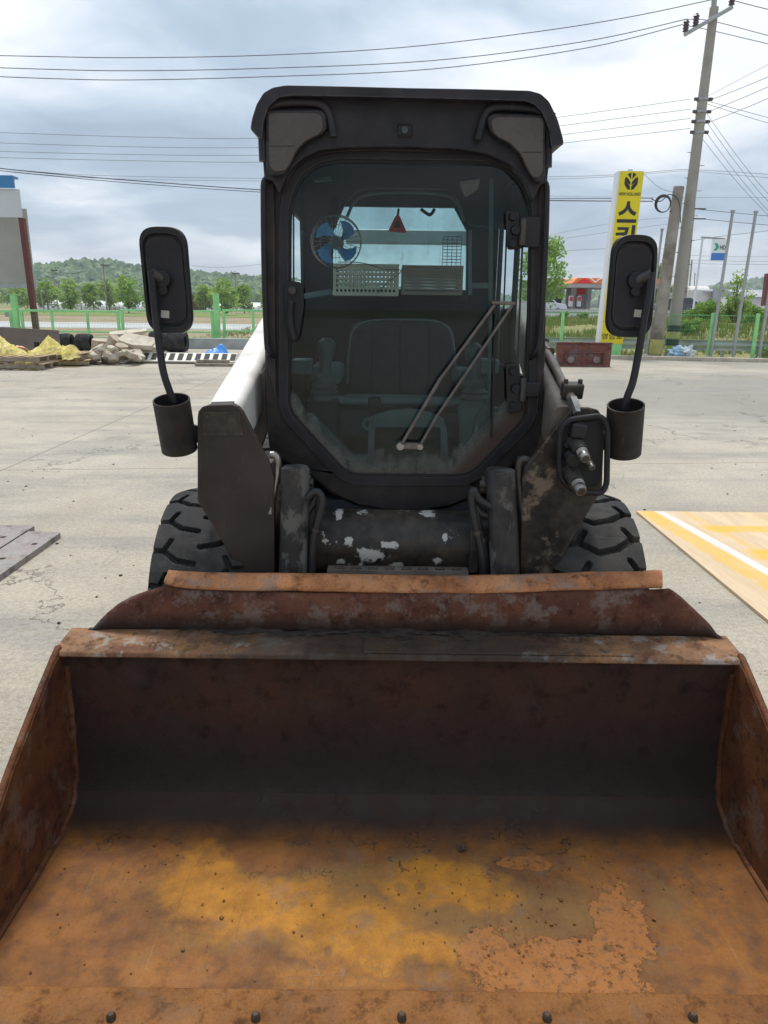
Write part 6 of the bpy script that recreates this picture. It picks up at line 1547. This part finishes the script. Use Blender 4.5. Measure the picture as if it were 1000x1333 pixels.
# ---- cab shell (sides, rear, ceiling, floor)
YB = 3.18; xl, xr_ = at(344, 400, YF).x, at(712, 400, YF).x
zT, zBt = at(530, 130, 2.3).z-.035, .78
for s, x in ((-1, xl+.022), (1, xr_-.03)):
    lp2 = [(x, YF+.056, zBt), (x, YB, zBt), (x, YB, zT), (x, YF+.056, zT)]
    wn = [[(x, 2.50, 1.40), (x, 3.13, 1.40), (x, 3.13, zT-.20), (x, 2.50, zT-.20)]]
    if s > 0: wn = [[(x, 2.46, 1.20), (x, 2.72, 1.20), (x, 2.72, zT-.24), (x, 2.46, zT-.24)], [(x, 2.78, 1.20), (x, 3.12, 1.20), (x, 3.12, zT-.22), (x, 2.78, zT-.22)]]
    MB().prism(lp2, (.008, 0, 0), wn).build('cab_side', 'interior_dark', LO, smooth=0)
    for w_ in wn:      # slid-open side windows: slim frames only
        y0, y1, z0, z1 = w_[0][1], w_[1][1], w_[0][2], w_[2][2]
        for a, b_ in (((y0, z0), (y1, z0)), ((y0, z1), (y1, z1)), ((y1, z0), (y1, z1))): MB().bar((x+.004, a[0], a[1]), (x+.004, b_[0], b_[1]), .012).build('window_frame', 'rubber_black', LO)
        MB().bar((x+.004, (y0+y1)/2, z0), (x+.004, (y0+y1)/2+.06, z1), .006).build('window_bar', 'rubber_black', LO)
zc_ = at(530, 268, YB).z
rear_h = loopq([(448, 268), (592, 270), (600, 285), (608, 300), (607, 381), (432, 379), (434, 300)], YB)
MB().prism([(xl+.03, YB-.001, zBt), (xr_-.031, YB-.001, zBt), (xr_-.031, YB-.001, zT), (xl+.03, YB-.001, zT)], (0, .03, 0), [rear_h]).build('cab_rear', 'interior_dark', LO, smooth=0)
MB().prism([p+Vector((0, .012, 0)) for p in rear_h], (0, .005, 0)).build('rear_glass', 'rear_glass', LO, smooth=0)
MB().box((at(540, 308, YB).x, YB+.36, at(540, 309, YB+.36).z), (.60, .05, .062)).build('rear_rail', 'galv', LO, bevel=.006)
MB().prism([(xl+.002, YF+.056, zT), (xr_-.002, YF+.056, zT), (xr_-.002, YB+.03, zT), (xl+.002, YB+.03, zT)], (0, 0, .02)).build('ceiling', 'interior_dark', LO)
MB().prism([(xl+.03, YF+.056, zBt), (xr_-.03, YF+.056, zBt), (xr_-.03, YB, zBt), (xl+.03, YB, zBt)], (0, 0, -.02)).build('cab_floor', 'interior_dark', LO)
# headliner arch inside
arch_o = fillet(loopq([(418, 225), (652, 228), (660, 330), (632, 395), (416, 395), (410, 330)], 2.85), .02, 3)
arch_i = fillet(loopq([(452, 258), (590, 260), (622, 330), (622, 396), (428, 396), (428, 325)], 2.85), [.10, .10, .04, .01, .01, .04], 6)
m = MB(); m.prism([Vector(p) for p in arch_o], (0, .03, 0), [[ce_ for ce_ in [p+Vector((0, 0, .004)) for p in arch_i]]]) if False else None
ho = loopq([(395, 215), (680, 218), (672, 300), (612, 292), (598, 262), (585, 246), (480, 244), (462, 250), (447, 268), (433, 296), (400, 300)], 2.95)
MB().prism(ho, (0, .03, 0)).build('headliner', 'interior_dark', LO, smooth=0)
MB().tube(smoothpath(loopq([(452, 282), (462, 262), (480, 253), (530, 250), (580, 254), (596, 266), (604, 288)], 2.94), 5), .006, 8).build('headliner_trim', 'interior_grey', LO, smooth=60)
MB().bar(at(431, 292, 2.80), at(431, 378, 2.80), .014).build('side_rod', 'interior_dark', LO)
MB().bar(at(432, 292, 2.80), at(438, 262, 2.90), .03).build('side_rod', 'interior_dark', LO)
c = at(611, 245, 2.55); MB().prism(fillet(loopq([(598, 236), (626, 232), (622, 246), (606, 256)], 2.6), .008, 3), (0, .02, 0)).build('dome_light', 'sticker_pale', LO, bevel=.003)
MB().prism(fillet(loopq([(408, 234), (430, 229), (432, 234), (410, 236)], 2.6), .003, 3), (0, .02, 0)).build('dome_light', 'interior_grey', LO, bevel=.003)
MB().bar(at(612, 300, 2.7), at(612, 384, 2.7), .012).build('door_rail', 'interior_grey', LO)
for px in (640,): MB().bar(at(px, 232, 2.42), at(px-3, 545, 2.42), .012, .02).build('inner_post', 'interior_grey', LO, bevel=.003)
for pts in (((396, 386), (420, 384), (432, 380)), ((610, 372), (622, 370), (636, 372))): MB().bar(at(*pts[0], 2.75), at(*pts[2], 2.75), .02, .02).build('cross_rail', 'interior_grey', LO, bevel=.004)
MB().bar(at(428, 384, 3.10), at(612, 386, 3.10), .03, .05).build('rear_shelf', 'interior_dark', LO, bevel=.004)
# ---- seat
def cush(pts, Y, d, name, mat, parent, bev=.02, n=5, r_=.05):
    return MB().prism(fillet(loopq(pts, Y), r_, n), (0, d, 0)).build(name, mat, parent, bevel=bev)
ST = cush([(456, 418), (590, 420), (597, 520), (590, 545), (452, 543), (446, 520)], 2.84, .10, 'seat', 'seat_fabric', LO, .03)
sb = at(522, 535, 2.62)
MB().box((sb.x, 2.68, sb.z-.03), (.46, .44, .10)).build('seat_cushion', 'seat_fabric', ST, bevel=.035)
MB().box((sb.x, 2.72, sb.z-.16), (.34, .34, .20)).build('seat_base', 'interior_dark', ST, bevel=.01)
for px in (484, 521, 558): MB().tube(smoothpath([at(px, 424, 2.838), at(px, 470, 2.835), at(px, 520, 2.838)], 4), .0025, 6).build('seat_seam', 'interior_dark', ST)
MB().tube(smoothpath(loopq([(452, 500), (455, 450), (462, 428), (480, 418), (522, 416), (566, 418), (584, 428), (591, 450), (594, 500)], 2.83), 5), .004, 8).build('seat_piping', 'interior_grey', ST, smooth=60)
MB().box(tuple(at(505, 520, 2.55)), (.30, .02, .035)).build('seat_belt', 'interior_grey', LO, bevel=.005)
MB().tube([at(437, 521, 2.50), at(622, 523, 2.50)], .016, 16).build('safety_bar', 'interior_grey', LO)
for px in (488,): MB().box(tuple(at(px, 526, 2.49)), (.045, .05, .05)).build('bar_clamp', 'interior_dark', LO, bevel=.008)
# ---- joysticks with armrest pods
for s, px, tp_, bt in ((-1, 424, 440, 498), (1, 614, 446, 505)):
    Yj = 2.50
    top_, b_ = at(px+2, tp_, Yj), at(px-2 if s < 0 else px+4, bt, Yj)
    d = b_-top_; hh_ = [0, .10, .25, .5, .75, 1]; rr2 = [.014, .030, .030, .020, .019, .022]
    J = MB().tube([top_+d*k for k in hh_], 0, 16, rs=rr2).build('joystick', 'joystick_rubber', LO, smooth=60)
    m = MB(); c = b_; zs = [.03, .01, 0, -.012, -.02, -.032, -.04, -.055]; rs_ = [.02, .036, .032, .046, .040, .052, .046, .054]
    m.tube([c+Vector((0, 0, z)) for z in zs], 0, 20, rs=rs_); m.build('boot', 'joystick_rubber', J, smooth=60)
    MB().prism(fillet([c+Vector((x, -.05, z)) for x, z in ((-.058, -.05), (.055, -.05), (.045, -.33), (-.04, -.33))], .015, 4), (0, .30, 0)).build('armrest_pod', 'interior_grey' if s > 0 else 'interior_dark', LO, bevel=.012)
    MB().box(tuple(c+Vector((0, .16, .02))), (.11, .25, .06)).build('armrest', 'interior_grey', LO, bevel=.015)
    bx_ = at(384 if s < 0 else 645, 478, 2.50)
    MB().box(tuple(bx_+Vector((.02*(-s), .05, 0))), (.07, .08, .05)).build('control_box', 'interior_grey', LO, bevel=.008)
# kick panel between the pedals, sloping ledges
Yk = 2.40
kp_o = fillet(loopq([(480, 545), (488, 541), (508, 535), (535, 533), (560, 537), (578, 546), (582, 560), (584, 622), (478, 622)], Yk), .012, 4)
kp_i = fillet(loopq([(488, 556), (574, 556), (574, 604), (486, 606)], Yk), .012, 4)
MB().prism(kp_o, (0, .03, 0), [kp_i]).build('foot_well_frame', 'interior_grey', LO, bevel=.004)
MB().prism([p+Vector((0, .10, 0)) for p in kp_o], (0, .01, 0)).build('foot_well', 'rubber_black', LO)
c = at(480, 552, Yk-.01); MB().tube(ring(c, .017, (0, 1, 0), 16)+[ring(c, .017, (0, 1, 0), 16)[0]], .005, 8).build('cable_ring', 'interior_grey', LO, smooth=60)
for pts in (((398, 540), (406, 538), (460, 592), (482, 594), (480, 624), (452, 622)), ((650, 538), (642, 536), (600, 590), (584, 596), (584, 624), (612, 622))):
    MB().prism(loopq(pts, 2.42), (0, .03, 0)).build('inner_ledge', 'interior_grey', LO, bevel=.004)
MB().prism(loopq([(616, 562), (618, 545), (626, 532), (650, 530), (650, 580)], 2.44), (0, .03, 0)).build('pedal_cover', 'interior_grey', LO, bevel=.006)
# ---- things kept in the cab
YI = 3.08
def basket(px0, px1, y0, y1, mat, label, nx, ny, bar_h, dx=0):
    x0, x1 = at(px0, y1, YI).x, at(px1, y1, YI).x; z1, z0 = at(px0, y0, YI).z, at(px0, y1, YI).z
    t = thing('basket', ((x0+x1)/2, YI, z0), label, 'basket', 'baskets on the rear shelf')
    def wall(o, U, n_, nm):
        V = Vector((0, 0, z1-z0)); m = MB(); loop = [o, o+U, o+U+V, o+V]; th = Vector((0, .004, 0)) if abs(U.x) > abs(U.y) else Vector((.004, 0, 0)); hl = []
        for i in range(n_):
            for j in range(ny):
                u0 = .04+.92*(i+.22)/n_; u1 = .04+.92*(i+.78)/n_; v0 = .08+.82*(j+(1-bar_h)/2)/ny; v1 = .08+.82*(j+(1+bar_h)/2)/ny
                hl.append([o+U*u0+V*v0, o+U*u1+V*v0, o+U*u1+V*v1, o+U*u0+V*v1])
        m.prism(loop, th, hl); m.build(nm, mat, t, smooth=0)
    dp = .16
    wall(Vector((x0, YI, z0)), Vector((x1-x0, 0, 0)), nx, 'front_panel'); wall(Vector((x0+.004, YI+dp, z0)), Vector((x1-x0-.008, 0, 0)), nx, 'back_panel')
    wall(Vector((x0, YI+.004, z0)), Vector((0, dp-.004, 0)), max(3, nx//2), 'side_panel'); wall(Vector((x1-.004, YI+.004, z0)), Vector((0, dp-.004, 0)), max(3, nx//2), 'side_panel')
    MB().tube([(x0, YI-.002, z1), (x1, YI-.002, z1)], .006, 8).build('rim', mat, t)
    MB().box(((x0+x1)/2, YI+dp/2, z0), (x1-x0-.01, dp-.01, .004)).build('bottom', mat, t)
    return t
YI = 2.99
basket(433, 519, 345, 384, 'basket_cream', 'cream perforated plastic basket on the left of the cab rear shelf', 15, 5, .55)
basket(523, 602, 347, 383, 'basket_brown', 'brownish slotted basket on the right of the cab rear shelf', 26, 7, .5)
# wire rack standing behind the right basket
m = MB(); x0, x1 = at(576, 340, 3.12).x, at(600, 340, 3.12).x; z0, z1 = at(590, 346, 3.12).z, at(590, 308, 3.12).z
for k in range(10): z = z0+(z1-z0)*k/9; m.tube([(x0, 3.12, z), (x1, 3.12, z)], .0013, 5)
for k in range(5): x = x0+(x1-x0)*k/4; m.tube([(x, 3.12, z0-.03), (x, 3.12, z1)], .0013, 5)
m.build('wire_rack', 'dark_steel', label='thin wire grid standing behind the brown basket in the cab window', cat='wire rack')
# loose wire over the baskets
MB().tube(smoothpath([at(x, y, 2.96) for x, y in ((440, 341), (470, 342), (500, 350), (522, 352), (512, 362), (498, 374), (492, 382))], 6), .0018, 6).build('loose_cord', 'wire_dark', label='thin dark cord trailing over the cream basket', cat='cord', smooth=60)
# fan
fc = at(438, 315, 2.74); fan = thing('cab_fan', (fc.x, fc.y, fc.z), 'small round fan with blue blades in a wire cage inside the cab', 'fan')
fr_ = .088
for k in range(4):
    a0_ = k*pi/2+.25; pts = []
    def bl(u, v):
        a = a0_+(-.15+.95*u)*(.55+.45*v)+.35*v; r_ = .018+v*(.078-.018)*(1-.12*(2*u-1)**2); return (fc.x+cos(a)*r_, fc.y+(u-.5)*.018, fc.z+sin(a)*r_)
    MB().grid(bl, 12, 8).build('blade', 'fan_blue', fan, sol=.002, smooth=80)
MB().tube([fc+Vector((0, -.022, 0)), fc+Vector((0, -.018, 0)), fc+Vector((0, .05, 0))], 0, 16, rs=[.012, .02, .024]).build('motor_hub', 'interior_grey', fan)
m = MB()
for k in range(28):
    a = 2*pi*k/28; d_ = Vector((cos(a), 0, sin(a))); m.tube([fc+Vector((0, -.036, 0))+d_*.018, fc+Vector((0, -.034, 0))+d_*.06, fc+Vector((0, -.018, 0))+d_*fr_, fc+Vector((0, .02, 0))+d_*fr_*.97], .0009, 4, cap=False)
for r_, dy in ((.018, -.036), (.055, -.034), (fr_, -.018), (fr_, .0), (fr_*.97, .02)):
    rg = ring(fc+Vector((0, dy, 0)), r_, (0, 1, 0), 32); m.tube(rg+[rg[0]], .0018 if r_ > .08 else .001, 5, cap=False)
m.build('wire_cage', 'bare_steel', fan, smooth=60)
MB().tube([fc+Vector((0, .05, 0)), fc+Vector((-.06, .06, .02)), fc+Vector((-.12, .0, .03))], .008, 8).build('bracket', 'interior_dark', fan, smooth=60)
# red hanging triangle
tc_ = at(517, 292, 2.72); tr_ = thing('hanging_triangle', tuple(tc_), 'small red warning triangle hanging in the middle of the cab window', 'pendant')
MB().prism(fillet([at(x, y, 2.72) for x, y in ((515.5, 280), (520, 280), (530, 303), (505, 301))], .004, 3), (0, .008, 0)).build('triangle', 'pendant_red', tr_, bevel=.002)
MB().prism([at(x, y, 2.717) for x, y in ((518, 287), (522, 296), (512, 296))], (0, .001, 0)).build('symbol', 'bolt_rust', tr_)
MB().tube([at(518, 281, 2.722), at(519, 272, 2.74)], .004, 6).build('hanger', 'rubber_black', tr_)
MB().tube(smoothpath([at(x, y, 2.9) for x, y in ((548, 272), (556, 278), (561, 279), (566, 272))], 5), .006, 8).build('dangling_cable', 'interior_dark', LO, smooth=60)
# ---------------------------------------------------------------- air
hz = MB().box((0, 560, 34.0), (2300, 1620, 71)).build('haze', 'leaf_mid', kind='stuff', smooth=0)
hm = bpy.data.materials.new('air'); hm.use_nodes = True; nt = hm.node_tree; nt.nodes.clear()
ou = nt.nodes.new('ShaderNodeOutputMaterial'); pv = nt.nodes.new('ShaderNodeVolumePrincipled')
pv.inputs['Color'].default_value = (.82, .88, .95, 1); pv.inputs['Density'].default_value = .0005; pv.inputs['Anisotropy'].default_value = .2
nt.links.new(pv.outputs[0], ou.inputs['Volume']); hz.data.materials.clear(); hz.data.materials.append(hm)
